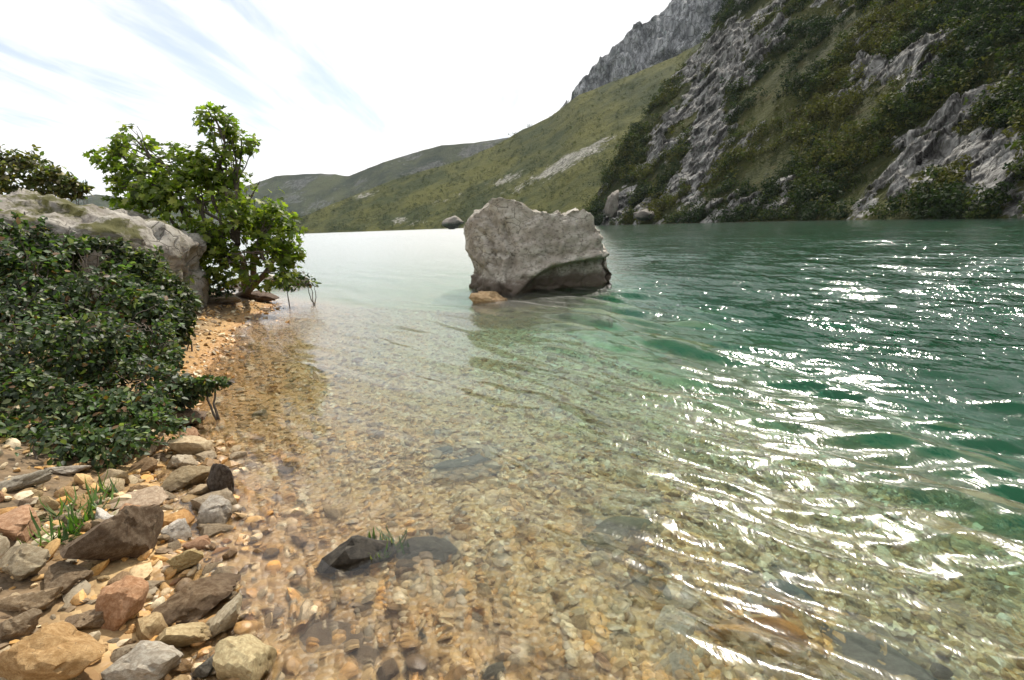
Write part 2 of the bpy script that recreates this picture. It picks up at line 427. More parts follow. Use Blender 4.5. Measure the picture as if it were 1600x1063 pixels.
    gl = t.node('ShaderNodeBsdfGlossy', {'Color': (1, 1, 1, 1), 'Roughness': t.math('ADD', t.math('ADD', 0.085, t.math('MULTIPLY', wind, t.rng(dist, 2.2, 7.5, 0.16, 0.0))), t.math('MULTIPLY', t.rng(dist, 4, 11, 0, 0.17), t.rng(t.math('SUBTRACT', sx.outputs['X'], t.math('MULTIPLY', sx.outputs['Y'], 0.16)), -0.5, 2.5, 1, 0))), 'Normal': nb})
    tr = t.node('ShaderNodeBsdfTransparent', {'Color': (1, 1, 1, 1)})
    rf = t.node('ShaderNodeBsdfRefraction', {'Color': (1, 1, 1, 1), 'Roughness': 0.0, 'IOR': 1.333, 'Normal': nb})
    body = t.node('ShaderNodeMixShader', {0: 0.42, 1: tr.outputs[0], 2: rf.outputs[0]})
    mx = t.node('ShaderNodeMixShader', {0: fr, 1: body.outputs[0], 2: gl.outputs[0]})
    t.l.new(mx.outputs[0], t.out.inputs['Surface'])
    va = t.node('ShaderNodeVolumeAbsorption', {'Color': (0.16, 0.865, 0.79, 1), 'Density': 0.55})
    vsn = t.node('ShaderNodeVolumeScatter', {'Color': (0.40, 1.0, 0.72, 1), 'Density': 0.0125})
    ad = t.node('ShaderNodeAddShader', {0: va.outputs[0], 1: vsn.outputs[0]})
    t.l.new(ad.outputs[0], t.out.inputs['Volume'])
    tag(link('water', me, t.m), 'clear lake turning from pale shallows to rippled emerald green', kind='structure')
build_water()

# ------------------------------------------------------------------ mountains across the lake
def az_of(px): return math.atan((px - 800.0) / FPX / cp)
def el_of(px, py):
    d = ray(px, py); return math.atan2(d[2], math.hypot(d[0], d[1]))
def azel(px, py):
    d = ray(px, py); return math.atan2(d[0], d[1]), math.atan2(d[2], math.hypot(d[0], d[1]))

def mountain_material(name, veg_a, veg_b, rock_a, rock_b, scale, third=(0.10, 0.075, 0.03)):
    t = NT(name)
    P = t.node('ShaderNodeNewGeometry').outputs['Position']
    mp = t.node('ShaderNodeMapping', {'Vector': P, 'Scale': (1, 1, 0.6)}).outputs[0]
    n1 = t.noise(mp, 0.03 * scale, 6, 0.65); n2 = t.noise(mp, 0.25 * scale, 5, 0.7); n3 = t.noise(mp, 1.4 * scale, 3, 0.7)
    nr = t.noise(t.node('ShaderNodeMapping', {'Vector': P, 'Scale': (1, 1, 0.25)}).outputs[0], 0.30 * scale, 6, 0.72, 0.5)
    rk = t.attr('rock')
    veg = t.mix(t.rng(n1, 0.38, 0.62), veg_a, veg_b)
    veg = t.mix(t.rng(n2, 0.5, 0.75, 0, 0.6), veg, third)
    veg = t.mix(t.rng(n3, 0.45, 0.7, 0, 0.6), veg, t.mix(1.0, veg, (0.4, 0.42, 0.4), 'MULTIPLY'))
    rock = t.mix(t.rng(nr, 0.36, 0.66), rock_a, rock_b)
    vor = t.node('ShaderNodeTexVoronoi', {'Vector': t.node('ShaderNodeMapping', {'Vector': P, 'Scale': (1, 1, 0.55)}).outputs[0], 'Scale': 0.34 * scale}, feature='DISTANCE_TO_EDGE').outputs['Distance']
    rock = t.mix(t.rng(vor, 0.0, 0.09, 0.75, 0), rock, (0.035, 0.033, 0.03))
    rock = t.mix(t.rng(n3, 0.55, 0.75, 0, 0.5), rock, t.mix(1.0, rock, (0.35, 0.33, 0.32), 'MULTIPLY'))
    k = t.math('ADD', rk, t.math('MULTIPLY', t.math('SUBTRACT', nr, 0.5), 1.1))
    k = t.math('ADD', k, t.math('MULTIPLY', t.math('SUBTRACT', n3, 0.5), 0.5))
    c = t.mix(t.rng(k, 0.42, 0.58), veg, rock)
    h = t.math('ADD', t.math('MULTIPLY', n2, 0.6), t.math('MULTIPLY', n3, 0.3))
    b = t.node('ShaderNodeBsdfPrincipled', {'Base Color': c, 'Roughness': 0.95, 'Specular IOR Level': 0.1, 'Normal': t.bump(h, 0.9, 2.2 / scale)})
    t.l.new(b.outputs[0], t.out.inputs['Surface'])
    return t.m

def build_slope(name, label, pts, az_n, t_n, disp, rockf, mat, seed, curve=1.0, back=0.35, tilt=0.0, rockdisp=0.0):
    """pts: (azimuth rad, foot distance, crest elevation rad, crest distance). A hillside that rises from its foot in the
    lake to its crest and falls away behind it."""
    pts = sorted(pts)
    a = np.array([p[0] for p in pts]); d0 = np.array([p[1] for p in pts]); e = np.array([p[2] for p in pts]); d1 = np.array([p[3] for p in pts])
    AZ = np.linspace(a[0], a[-1], az_n)
    if a[-1] > math.radians(60):
        lim = math.radians(50); n1 = int(az_n * 0.82)
        AZ = np.concatenate([np.linspace(a[0], lim, n1), np.linspace(lim, a[-1], az_n - n1 + 1)[1:]])
    D0 = np.interp(AZ, a, d0); E = np.interp(AZ, a, e); D1 = np.interp(AZ, a, d1)
    T = np.linspace(0, 1, t_n) ** 1.35 * (1.06 + back) - 0.06
    Rr = D0[:, None] + (D1 - D0)[:, None] * T[None, :]
    Hh = D1 * np.tan(E) + CAM_H
    tt = np.clip(T, 0, 1)
    prof = tt ** curve
    Z = Hh[:, None] * prof[None, :]
    Z = np.where(T[None, :] < 0, np.maximum(T[None, :] * (D1 - D0)[:, None] * 1.2, -12), Z)
    Z = np.where(T[None, :] > 1, Hh[:, None] * (1 - 0.7 * ((T[None, :] - 1) / back) ** 1.5), Z)
    X = Rr * np.sin(AZ)[:, None]; Y = Rr * np.cos(AZ)[:, None]
    # outward direction: towards the viewer and up
    slope = np.arctan2(Hh, D1 - D0)
    nx = -np.sin(AZ) * np.sin(slope); ny = -np.cos(AZ) * np.sin(slope); nz = np.cos(slope)
    V0 = np.stack([X, Y, Z], -1)
    px, py = project(V0.reshape(-1, 3)); px = px.reshape(X.shape); py = py.reshape(X.shape)
    rk = rockf(px, py, X, Y, Z)
    dd = disp(X, Y, Z, rk)
    dd = dd * sstep(-0.02, 0.06, T)[None, :]
    nz = nz * 0.25
    V = V0 + dd[..., None] * np.stack([nx, ny, nz], -1)[:, None, :]
    i = np.arange(az_n * t_n).reshape(az_n, t_n)
    Q = np.stack([i[:-1, :-1], i[1:, :-1], i[1:, 1:], i[:-1, 1:]], -1).reshape(-1, 4)
    me = mesh_np(name, V.reshape(-1, 3), Q)
    attr_f(me, 'rock', rk.ravel())
    tag(link(name, me, mat), label, kind='structure')
    return V, rk, px, py, T

def blob(px, py, cx, cy, rx, ry, ang=0.0):
    c, s = math.cos(math.radians(ang)), math.sin(math.radians(ang))
    u = ((px - cx) * c + (py - cy) * s) / rx; v = (-(px - cx) * s + (py - cy) * c) / ry
    return np.exp(-(u * u + v * v))

def col(px, foot, crest_py, dist):
    a, e = azel(px, crest_py); return (a, foot, e, dist)

# near mountain on the right: feet in the lake, crest above the frame
near_pts = []
for px, foot, cy, dist in [(922, 205, 340, 215), (935, 200, 300, 222), (965, 190, 240, 235), (1005, 178, 190, 255), (1050, 166, 125, 275), (1095, 158, 75, 290),
                           (1140, 150, 5, 300), (1200, 140, -45, 295), (1300, 125, -95, 275), (1450, 106, -140, 245), (1600, 92, -170, 220),
                           (1900, 74, -240, 185), (2600, 58, -360, 160), (4500, 50, -700, 150)]:
    near_pts.append(col(px, foot, cy, dist))
a0 = near_pts[-1]
near_pts += [(math.radians(95), 50, math.radians(36), 190), (math.radians(125), 60, math.radians(30), 220)]
def near_rock(px, py, X, Y, Z):
    b = 0.95 * blob(px, py, 1185, 40, 120, 38, -58) + 0.95 * blob(px, py, 1110, 140, 100, 42, -60)
    b += 0.8 * blob(px, py, 1090, 250, 95, 38, -78) + 0.6 * blob(px, py, 1010, 270, 80, 24, -55) + 0.9 * blob(px, py, 960, 310, 34, 26, -50)
    b += 1.25 * blob(px, py, 1400, 280, 95, 48, -28) + 1.25 * blob(px, py, 1550, 255, 70, 75, -20) + 0.7 * blob(px, py, 1455, 225, 60, 36, -30)
    b += 1.3 * blob(px, py, 1385, 112, 75, 24, -18) + 0.5 * blob(px, py, 1230, 125, 50, 18, -40) + 0.45 * blob(px, py, 1330, 20, 50, 18, -30)
    b += 0.55 * blob(px, py, 1150, 320, 160, 20, 0) + 0.35 * blob(px, py, 1540, 140, 60, 30, -20) + 0.5 * blob(px, py, 1210, 215, 40, 18, -40)
    b += 0.8 * blob(px, py, 1800, 200, 150, 60, -20)
    n = fbm(X / 14, Y / 14, Z / 17, 4) * 0.95 + fbm(X / 4.5, Y / 4.5, Z / 9, 3) * 0.5
    return np.clip(b * 0.80 + n * 1.15 + 0.35 * fbm(X / 2.2, Y / 2.2, Z / 5, 2) - 0.02, 0, 1.2)
def near_disp(X, Y, Z, rk):
    big = fbm(X / 60, Y / 60, Z / 60, 4) * 9
    gul = ridged((X * 0.8 - Y * 0.6) / 22 + 0.5 * fbm(X / 30, Y / 30, Z / 30, 2), Z / 70, 0, 4) * 3.2
    r = np.clip(rk, 0, 1)
    crag = ridged(X / 9, Y / 9, Z / 14, 5, 0.55) * 3.4 + np.abs(fbm(X / 3.2, Y / 3.2, Z / 5, 3)) * 2.6
    r = sstep(0.25, 0.75, r)
    crag = crag + facet(X / 8, Y / 8, Z / 9, 3) * 4.6 + facet(X / 3, Y / 3, Z / 3.4, 5) * 1.9
    return big + gul + r * crag
mat_near = mountain_material('scrubby_cliff', (0.024, 0.030, 0.010), (0.048, 0.052, 0.014), (0.065, 0.062, 0.058), (0.32, 0.315, 0.30), 1.0, (0.070, 0.052, 0.018))
nearV = build_slope('mountain', 'steep dark mountainside of scrub and grey limestone crags rising from the lake', near_pts, 560, 330, near_disp, near_rock, mat_near, 1, curve=1.05)

# grassy middle slope running down to the left
mid_pts = [col(px, foot, cy, dist) for px, foot, cy, dist in
           [(380, 760, 352, 800), (470, 720, 340, 790), (540, 640, 312, 800), (600, 590, 287, 800), (660, 540, 268, 790), (720, 490, 250, 780), (770, 450, 230, 770), (810, 420, 208, 760), (860, 390, 182, 740),
            (905, 360, 148, 720), (960, 340, 128, 700), (1010, 325, 108, 680), (1060, 310, 88, 660), (1110, 300, 60, 640), (1200, 290, 20, 600), (1350, 280, -20, 560)]]
def mid_rock(px, py, X, Y, Z):
    b = 0.55 * blob(px, py, 920, 235, 150, 12, -30) + 0.45 * blob(px, py, 760, 290, 120, 8, -20) + 0.4 * blob(px, py, 560, 310, 60, 8, -8) + 0.35 * blob(px, py, 640, 345, 40, 8, 0)
    b += 0.5 * blob(px, py, 1060, 150, 40, 20, -40)
    return np.clip(b + fbm(X / 40, Y / 40, Z / 30, 4) * 0.5 - 0.05, 0, 1)
def mid_disp(X, Y, Z, rk):
    return fbm(X / 150, Y / 150, Z / 150, 4) * 10 + ridged(X / 45, Y / 45, Z / 90, 4) * 3 + fbm(X / 12, Y / 12, Z / 12, 3) * 2.2
mat_mid = mountain_material('grassy_slope', (0.034, 0.044, 0.012), (0.088, 0.088, 0.020), (0.16, 0.155, 0.13), (0.32, 0.31, 0.27), 0.5, (0.06, 0.06, 0.018))
midV = build_slope('hillside', 'olive green hillside sloping down to the far shore', mid_pts, 420, 150, mid_disp, mid_rock, mat_mid, 2, curve=1.1)

# blue grey cliff above the hillside
cl_pts = [col(px, foot, cy, dist) for px, foot, cy, dist in
          [(820, 1000, 230, 1060), (880, 960, 168, 1060), (908, 940, 132, 1060), (935, 930, 96, 1060), (965, 920, 68, 1060), (990, 910, 42, 1060), (1015, 900, 33, 1060), (1035, 890, 14, 1060),
           (1060, 880, -18, 1060), (1120, 870, -70, 1060), (1220, 850, -130, 1040), (1400, 830, -160, 1020)]]
def cl_rock(px, py, X, Y, Z): return np.clip(0.95 + 0.4 * fbm(X / 40, Y / 40, Z / 20, 3), 0, 1.2)
def cl_disp(X, Y, Z, rk):
    return ridged(X / 60, Y / 60, Z / 120, 5, 0.55) * 12 + fbm(X / 16, Y / 16, Z / 9, 4) * 6 + facet(X / 34, Y / 34, Z / 50, 2) * 22 + facet(X / 12, Y / 12, Z / 14, 4) * 7
mat_cl = mountain_material('pale_cliff', (0.05, 0.055, 0.03), (0.08, 0.08, 0.04), (0.13, 0.135, 0.14), (0.42, 0.425, 0.43), 0.35)
build_slope('cliff', 'blue grey rock cliff standing above the green hillside', cl_pts, 300, 160, cl_disp, cl_rock, mat_cl, 3, curve=1.0)

# far hills closing the valley
far_pts = [col(px, foot, cy, dist) for px, foot, cy, dist in
           [(-900, 1500, 330, 1900), (-200, 1600, 345, 2000), (60, 1600, 322, 2000), (150, 1600, 305, 2000), (260, 1600, 318, 2000), (350, 1600, 300, 2000), (430, 1500, 276, 1900), (500, 1400, 272, 1800),
            (545, 1300, 276, 1700), (600, 1200, 254, 1600), (650, 1150, 240, 1600), (690, 1120, 229, 1550), (740, 1100, 225, 1500), (800, 1100, 215, 1500), (850, 1100, 205, 1500), (950, 1100, 190, 1500)]]
def far_rock(px, py, X, Y, Z): return np.clip(0.25 + fbm(X / 90, Y / 90, Z / 50, 5) * 0.8, 0, 0.8)
def far_disp(X, Y, Z, rk): return fbm(X / 300, Y / 300, Z / 200, 5) * 22 + ridged(X / 120, Y / 120, Z / 150, 4) * 8
mat_far = mountain_material('far_scrub', (0.018, 0.026, 0.014), (0.060, 0.066, 0.028), (0.05, 0.055, 0.05), (0.11, 0.11, 0.10), 0.25, (0.06, 0.058, 0.035))
build_slope('far_hills', 'distant grey green hills closing the valley', far_pts, 420, 90, far_disp, far_rock, mat_far, 4, curve=1.0)

# ------------------------------------------------------------------ scrub on the slopes (nobody could count it)
def scrub_mesh(name, label, pos, size, tint, quads, mat, seed):
    """each bush is a loose ball of leaf clumps: small tilted faces spread through its volume"""
    g = np.random.default_rng(seed); n = len(pos)
    d = g.normal(size=(n, quads, 3)); d /= np.linalg.norm(d, axis=-1, keepdims=True)
    rad = g.uniform(0.35, 1.0, (n, quads, 1)) ** 0.6
    c = d * rad * np.array([1, 1, 0.85]) + np.array([0, 0, 0.55])
    lump = 0.75 + 0.5 * g.random((n, 1, 1))
    c = pos[:, None] + c * size[:, None, None] * lump
    nrm = d * 0.7 + g.normal(size=d.shape) * 0.55 + np.array([0, 0, 0.35]); nrm /= np.linalg.norm(nrm, axis=-1, keepdims=True)
    r = g.normal(size=d.shape); u = np.cross(nrm, r); u /= np.linalg.norm(u, axis=-1, keepdims=True); v = np.cross(nrm, u)
    s = size[:, None, None] * g.uniform(0.13, 0.30, (n, quads, 1))
    P = np.stack([c + u * s, c + v * s * 0.9 - u * s * 0.5, c - u * s * 0.6 - v * s * 0.8], 2)
    V = P.reshape(-1, 3); Q = np.arange(len(V)).reshape(-1, 3)
    me = mesh_np(name, V, Q, smooth=False)
    cc = tint[:, None, :] * g.uniform(0.7, 1.35, (n, quads, 1)); cc = np.repeat(cc.reshape(-1, 3), 3, axis=0)
    attr_c(me, 'tint', cc)
    return tag(link(name, me, mat), label, kind='stuff')
t_ = NT('scrub_leaves'); c_ = t_.attr('tint', 'Color')
b_ = t_.node('ShaderNodeBsdfPrincipled', {'Base Color': c_, 'Roughness': 0.8, 'Specular IOR Level': 0.15})
tr_ = t_.node('ShaderNodeBsdfTranslucent', {'Color': t_.mix(1.0, c_, (1.3, 1.5, 0.7), 'MULTIPLY')})
t_.l.new(t_.node('ShaderNodeMixShader', {0: 0.25, 1: b_.outputs[0], 2: tr_.outputs[0]}).outputs[0], t_.out.inputs['Surface'])
M_SCRUB = t_.m
def scatter(res, n, seed, smin, smax, rocklim, pxlim):
    V, rk, px, py, T = res; g = np.random.default_rng(seed)
    ok = (rk < rocklim) & (px > pxlim[0]) & (px < pxlim[1]) & (py > -60) & (py < 375) & (T[None, :] > 0.0) & (T[None, :] < 1.02)
    w = fbm(V[..., 0] / 14, V[..., 1] / 14, V[..., 2] / 14, 3) + 0.35
    ok &= w > g.uniform(0, 0.5, w.shape)
    idx = np.argwhere(ok); dist = np.linalg.norm(V[ok], axis=-1)
    # even out by picture area
    pr = 1.0 / np.maximum(1, dist) ** 0.2; pr /= pr.sum()
    sel = idx[g.choice(len(idx), min(n, len(idx)), replace=False, p=pr)]
    pos = V[sel[:, 0], sel[:, 1]] + g.normal(size=(len(sel), 3)) * 0.5
    size = smin + (smax - smin) * g.random(len(sel)) ** 2.8
    # a large bush is a clump of smaller ones
    big = size > 1.5; P2, S2 = [pos[~big]], [size[~big]]
    for q in range(5):
        k = size[big] * 0.52; P2.append(pos[big] + g.normal(size=(big.sum(), 3)) * k[:, None] * np.array([0.8, 0.8, 0.7]) + np.array([0, 0, 0.25]) * k[:, None]); S2.append(k * g.uniform(0.7, 1.1, len(k)))
    return np.concatenate(P2), np.concatenate(S2)
g_ = np.random.default_rng(21)
pos, size = scatter(nearV, 8500, 31, 0.5, 3.4, 0.36, (915, 1760))
k = fbm(pos[:, 0] / 25, pos[:, 1] / 25, pos[:, 2] / 25, 2)[:, None] + g_.normal(size=(len(pos), 1)) * 0.25
pal = np.where(k > 0.28, np.array([[0.070, 0.070, 0.018]]), np.where(k > -0.05, np.array([[0.042, 0.056, 0.014]]), np.array([[0.018, 0.030, 0.012]])))
scrub_mesh('mountain_scrub', 'dense dark green scrub covering the steep mountainside', pos, size, pal, 24, M_SCRUB, 41)
pos, size = scatter(midV, 5000, 32, 1.0, 4.2, 0.5, (440, 1150))
k = g_.random((len(pos), 1))
pal = np.where(k > 0.5, np.array([[0.060, 0.066, 0.018]]), np.array([[0.022, 0.032, 0.011]]))
scrub_mesh('hillside_scrub', 'low olive scrub dotted over the middle hillside', pos, size, pal, 12, M_SCRUB, 42)

# ------------------------------------------------------------------ boulders
def loft_boulder(name, plan, z0, z1, ztop, n_ang, n_lev, extra, seed, rough=0.05, rnd=0.35):
    """closed boulder: plan outline (local x, y) swept from z0 up, its top cut to ztop(x, y) and rounded, then weathered"""
    P = np.array(plan + plan[:1]); seg = np.linalg.norm(np.diff(P, axis=0), axis=1); L = np.concatenate([[0], np.cumsum(seg)])
    s = np.linspace(0, L[-1], n_ang, endpoint=False)
    ox = np.interp(s, L, P[:, 0]); oy = np.interp(s, L, P[:, 1])
    for _ in range(max(1, int(n_ang * 0.03))):       # soften the corners
        ox = (np.roll(ox, 1) + 2 * ox + np.roll(ox, -1)) / 4; oy = (np.roll(oy, 1) + 2 * oy + np.roll(oy, -1)) / 4
    cx, cy_ = ox.mean(), oy.mean()
    zl = np.linspace(z0, z1, n_lev)
    rings = []
    for z in zl:
        rings.append(np.stack([ox, oy, np.full(n_ang, z)], -1))
    nt = n_lev // 2
    for k in range(1, nt + 1):
        f = (1 - k / nt) ** 0.8
        rings.append(np.stack([cx + (ox - cx) * f, cy_ + (oy - cy_) * f, np.full(n_ang, z1)], -1))
    V = np.concatenate(rings)
    zt = ztop(V[:, 0], V[:, 1])
    # rounded shoulder: blend of min
    h = V[:, 2]; kk = rnd
    soft = -np.log(np.exp(-(h - z0) / kk) + np.exp(-(zt - z0) / kk)) * kk + z0
    V[:, 2] = np.where(h > z0 + 1e-6, np.maximum(soft, z0), h)
    V = extra(V)
    # weathering along the outward direction
    d = V - np.array([cx, cy_, (z0 + z1) * 0.45]); d /= np.linalg.norm(d, axis=1, keepdims=True)
    x, y, z = V.T
    o = seed * 13.7
    w = fbm(x * 1.3 + o, y * 1.3, z * 1.3, 4) * 2.0 + ridged(x * 2.6 + o, y * 2.6, z * 2.0, 4) * 0.8 + fbm(x * 8 + o, y * 8, z * 8, 3) * 0.55
    w = w + facet(x * 1.5 + o, y * 1.5, z * 1.5, seed) * 1.5 + facet(x * 3.6 + o, y * 3.6, z * 3.0, seed + 1) * 0.75 + facet(x * 8 + o, y * 8, z * 7, seed + 2) * 0.3
    V = V + d * (w * rough)[:, None]
    nR = len(rings); i = np.arange(nR * n_ang).reshape(nR, n_ang); j = np.roll(i, -1, 1)
    Q = np.stack([i[:-1], j[:-1], j[1:], i[1:]], -1).reshape(-1, 4)
    nv = len(V); V = np.concatenate([V, [[cx, cy_, z0]]])
    T = np.stack([np.full(n_ang, nv), j[0], i[0]], -1)
    return mesh_np(name, V, [Q, T])

# the boulder standing in the water
B0 = at_z(845, 453, 0.0); BD = float((B0 - EYE) @ F_); BS = BD / FPX
def bx(px): return (px - 845) * BS
def bz(py): return (453 - py) * BS * 1.03
plan = [(bx(737), 0.25), (bx(752), -0.35), (bx(790), -0.95), (bx(812), -0.98), (bx(870), -0.80), (bx(930), -0.50), (bx(951), 0.1), (bx(935), 0.75), (bx(880), 1.15), (bx(800), 1.2), (bx(750), 0.85)]
def b_top(x, y):
    px = x / BS + 845 - 6
    t = np.interp(px, [720, 737, 752, 772, 785, 802, 815, 826, 838, 852, 878, 893, 904, 915, 930, 960], [366, 336, 314, 299, 293, 294, 302, 316, 322, 322, 320, 315, 316, 330, 352, 392])
    return bz(t) + 0.10 + 0.06 * fbm(x * 3, y * 3, 2.2, 3) - 0.22 * np.clip(y - 0.3, 0, 2)
def b_extra(V):
    x, y, z = V.T.copy()
    px = x / BS + 845; py = 453 - z / BS
    # sides lean: right side leans in towards the top, left side is slightly undercut
    t = np.clip(z / bz(310), 0, 1.1)
    x = np.where(x > 0, x - (x / bx(951)) * t * bx(951) * 0.27, x - (x / bx(737)) * (1 - sstep(0.0, 0.8, t)) * bx(737) * 0.12)
    y = y + np.where(y < 0, 0.22 * t * -y, 0)
    # dark hollow under the right face
    e = np.interp(px, [795, 815, 835, 855, 880, 905, 930, 960], [462, 440, 420, 408, 401, 398, 397, 396])
    under = sstep(-3, 8, py - e) * sstep(800, 835, px) * (y < 0.4)
    y = y + under * 0.62; x = x - under * 0.05 * (x > bx(900))
    lip = np.exp(-((py - e + 7) / 7) ** 2) * sstep(805, 840, px) * (y < 0.4)
    y = y - lip * 0.10
    # grooves down the left front
    for g0, w, dpt, a, b in ((797, 4.0, 0.16, 322, 440), (772, 4.5, 0.10, 340, 430), (758, 4, 0.07, 350, 440), (783, 3, 0.06, 315, 400)):
        gx = g0 + 4 * np.sin(py / 14.0)
        y = y + dpt * np.exp(-((px - gx) / w) ** 2) * sstep(a - 12, a + 8, py) * sstep(b + 10, b - 20, py) * (y < 0.2)
    return np.stack([x, y, z], -1)
M_LONE = rock_material('lone_boulder_stone', 1.0, stain=True)
me = loft_boulder('boulder', plan, -1.6, bz(280), b_top, 210, 90, b_extra, 1, rough=0.062, rnd=0.04)
o = link('boulder', me, M_LONE); o.location = (B0[0] + 0.08, B0[1] + 0.45, 0); o.scale = (1.18, 1.0, 0.80); o.color = (0.42, 0.41, 0.38, 1)
tag(o, 'large grey weathered boulder standing alone in the shallow water', 'boulder')

# mossy boulder half buried in the bushes on the left bank
LD = 7.6; LS = LD / FPX
L0 = at(120, 420, LD)
def lx(px): return (px - 120) * LS
plan = [(lx(-150), 0.3), (lx(-90), -1.0), (lx(40), -1.35), (lx(180), -1.2), (lx(285), -0.65), (lx(322), 0.15), (lx(300), 1.1), (lx(180), 1.7), (lx(0), 1.8), (lx(-120), 1.3)]
def l_top(x, y):
    px = x / LS + 120
    t = np.interp(px, [-160, -110, -50, 0, 60, 120, 180, 225, 262, 292, 312, 330], [380, 322, 300, 297, 301, 313, 329, 344, 358, 374, 398, 440])
    return (420 - t) * LS + L0[2] + 0.05 + 0.07 * fbm(x * 2.2, y * 2.2, 0.4, 3) - 0.25 * np.clip(-y - 0.3, 0, 2) ** 1.5 - 0.2 * np.clip(y - 0.5, 0, 2)
me = loft_boulder('boulder', plan, -0.3, 2.2, l_top, 170, 56, lambda V: V, 5, rough=0.075, rnd=0.14)
o = link('boulder', me, M_MOSSY); o.location = (L0[0] - 0.55, L0[1] + 0.1, 0); o.color = (0.29, 0.285, 0.275, 1)
tag(o, 'huge pale mossy boulder behind the bushes on the left bank', 'boulder')

# ------------------------------------------------------------------ stones
def ico(sub):
    bm = bmesh.new(); bmesh.ops.create_icosphere(bm, subdivisions=sub, radius=1.0)
    V = np.array([v.co[:] for v in bm.verts]); F = np.array([[v.index for v in f.verts] for f in bm.faces]); bm.free()
    return V, F
ICO = {k: ico(k) for k in (1, 2, 3, 4, 5)}
def stone_verts(sub, seed, planes=9, round_=0.14, rough=0.05):
    g = np.random.default_rng(seed); D, F = ICO[sub]
    N = g.normal(size=(planes, 3)); N /= np.linalg.norm(N, axis=1, keepdims=True)
    N = np.concatenate([N, -N[: planes // 2] + g.normal(size=(planes // 2, 3)) * 0.3]); N /= np.linalg.norm(N, axis=1, keepdims=True)
    H = g.uniform(0.62, 1.0, len(N))
    q = np.clip(D @ N.T, 1e-3, None) / H
    p = 1 / round_
    r = 1 / (np.sum(q ** p, axis=1) ** (1 / p))
    V = D * r[:, None]
    x, y, z = V.T; o = seed * 7.31
    w = fbm(x * 1.6 + o, y * 1.6, z * 1.6, 3) + 0.5 * fbm(x * 5 + o, y * 5, z * 5, 3)
    w = w + facet(x * 1.4 + o, y * 1.4, z * 1.4, seed) * 0.9
    V = V + D * (w * rough)[:, None]
    V /= np.abs(V).max(axis=0)
    return V, F
def stone_mesh(sub, seed, **k):
    V, F = stone_verts(sub, seed, **k)
    me = mesh_np('stone', V, F, smooth=True)
    me.set_sharp_from_angle(angle=math.radians(24))
    return me

TAN, PALE, ORANGE = (0.44, 0.29, 0.13), (0.52, 0.42, 0.27), (0.46, 0.24, 0.075)
BROWN, GREY, WHITE, SALMON = (0.115, 0.075, 0.042), (0.30, 0.28, 0.255), (0.58, 0.55, 0.50), (0.44, 0.26, 0.15)
BLUE, GREEN, DARK = (0.16, 0.165, 0.165), (0.21, 0.20, 0.14), (0.03, 0.026, 0.02)
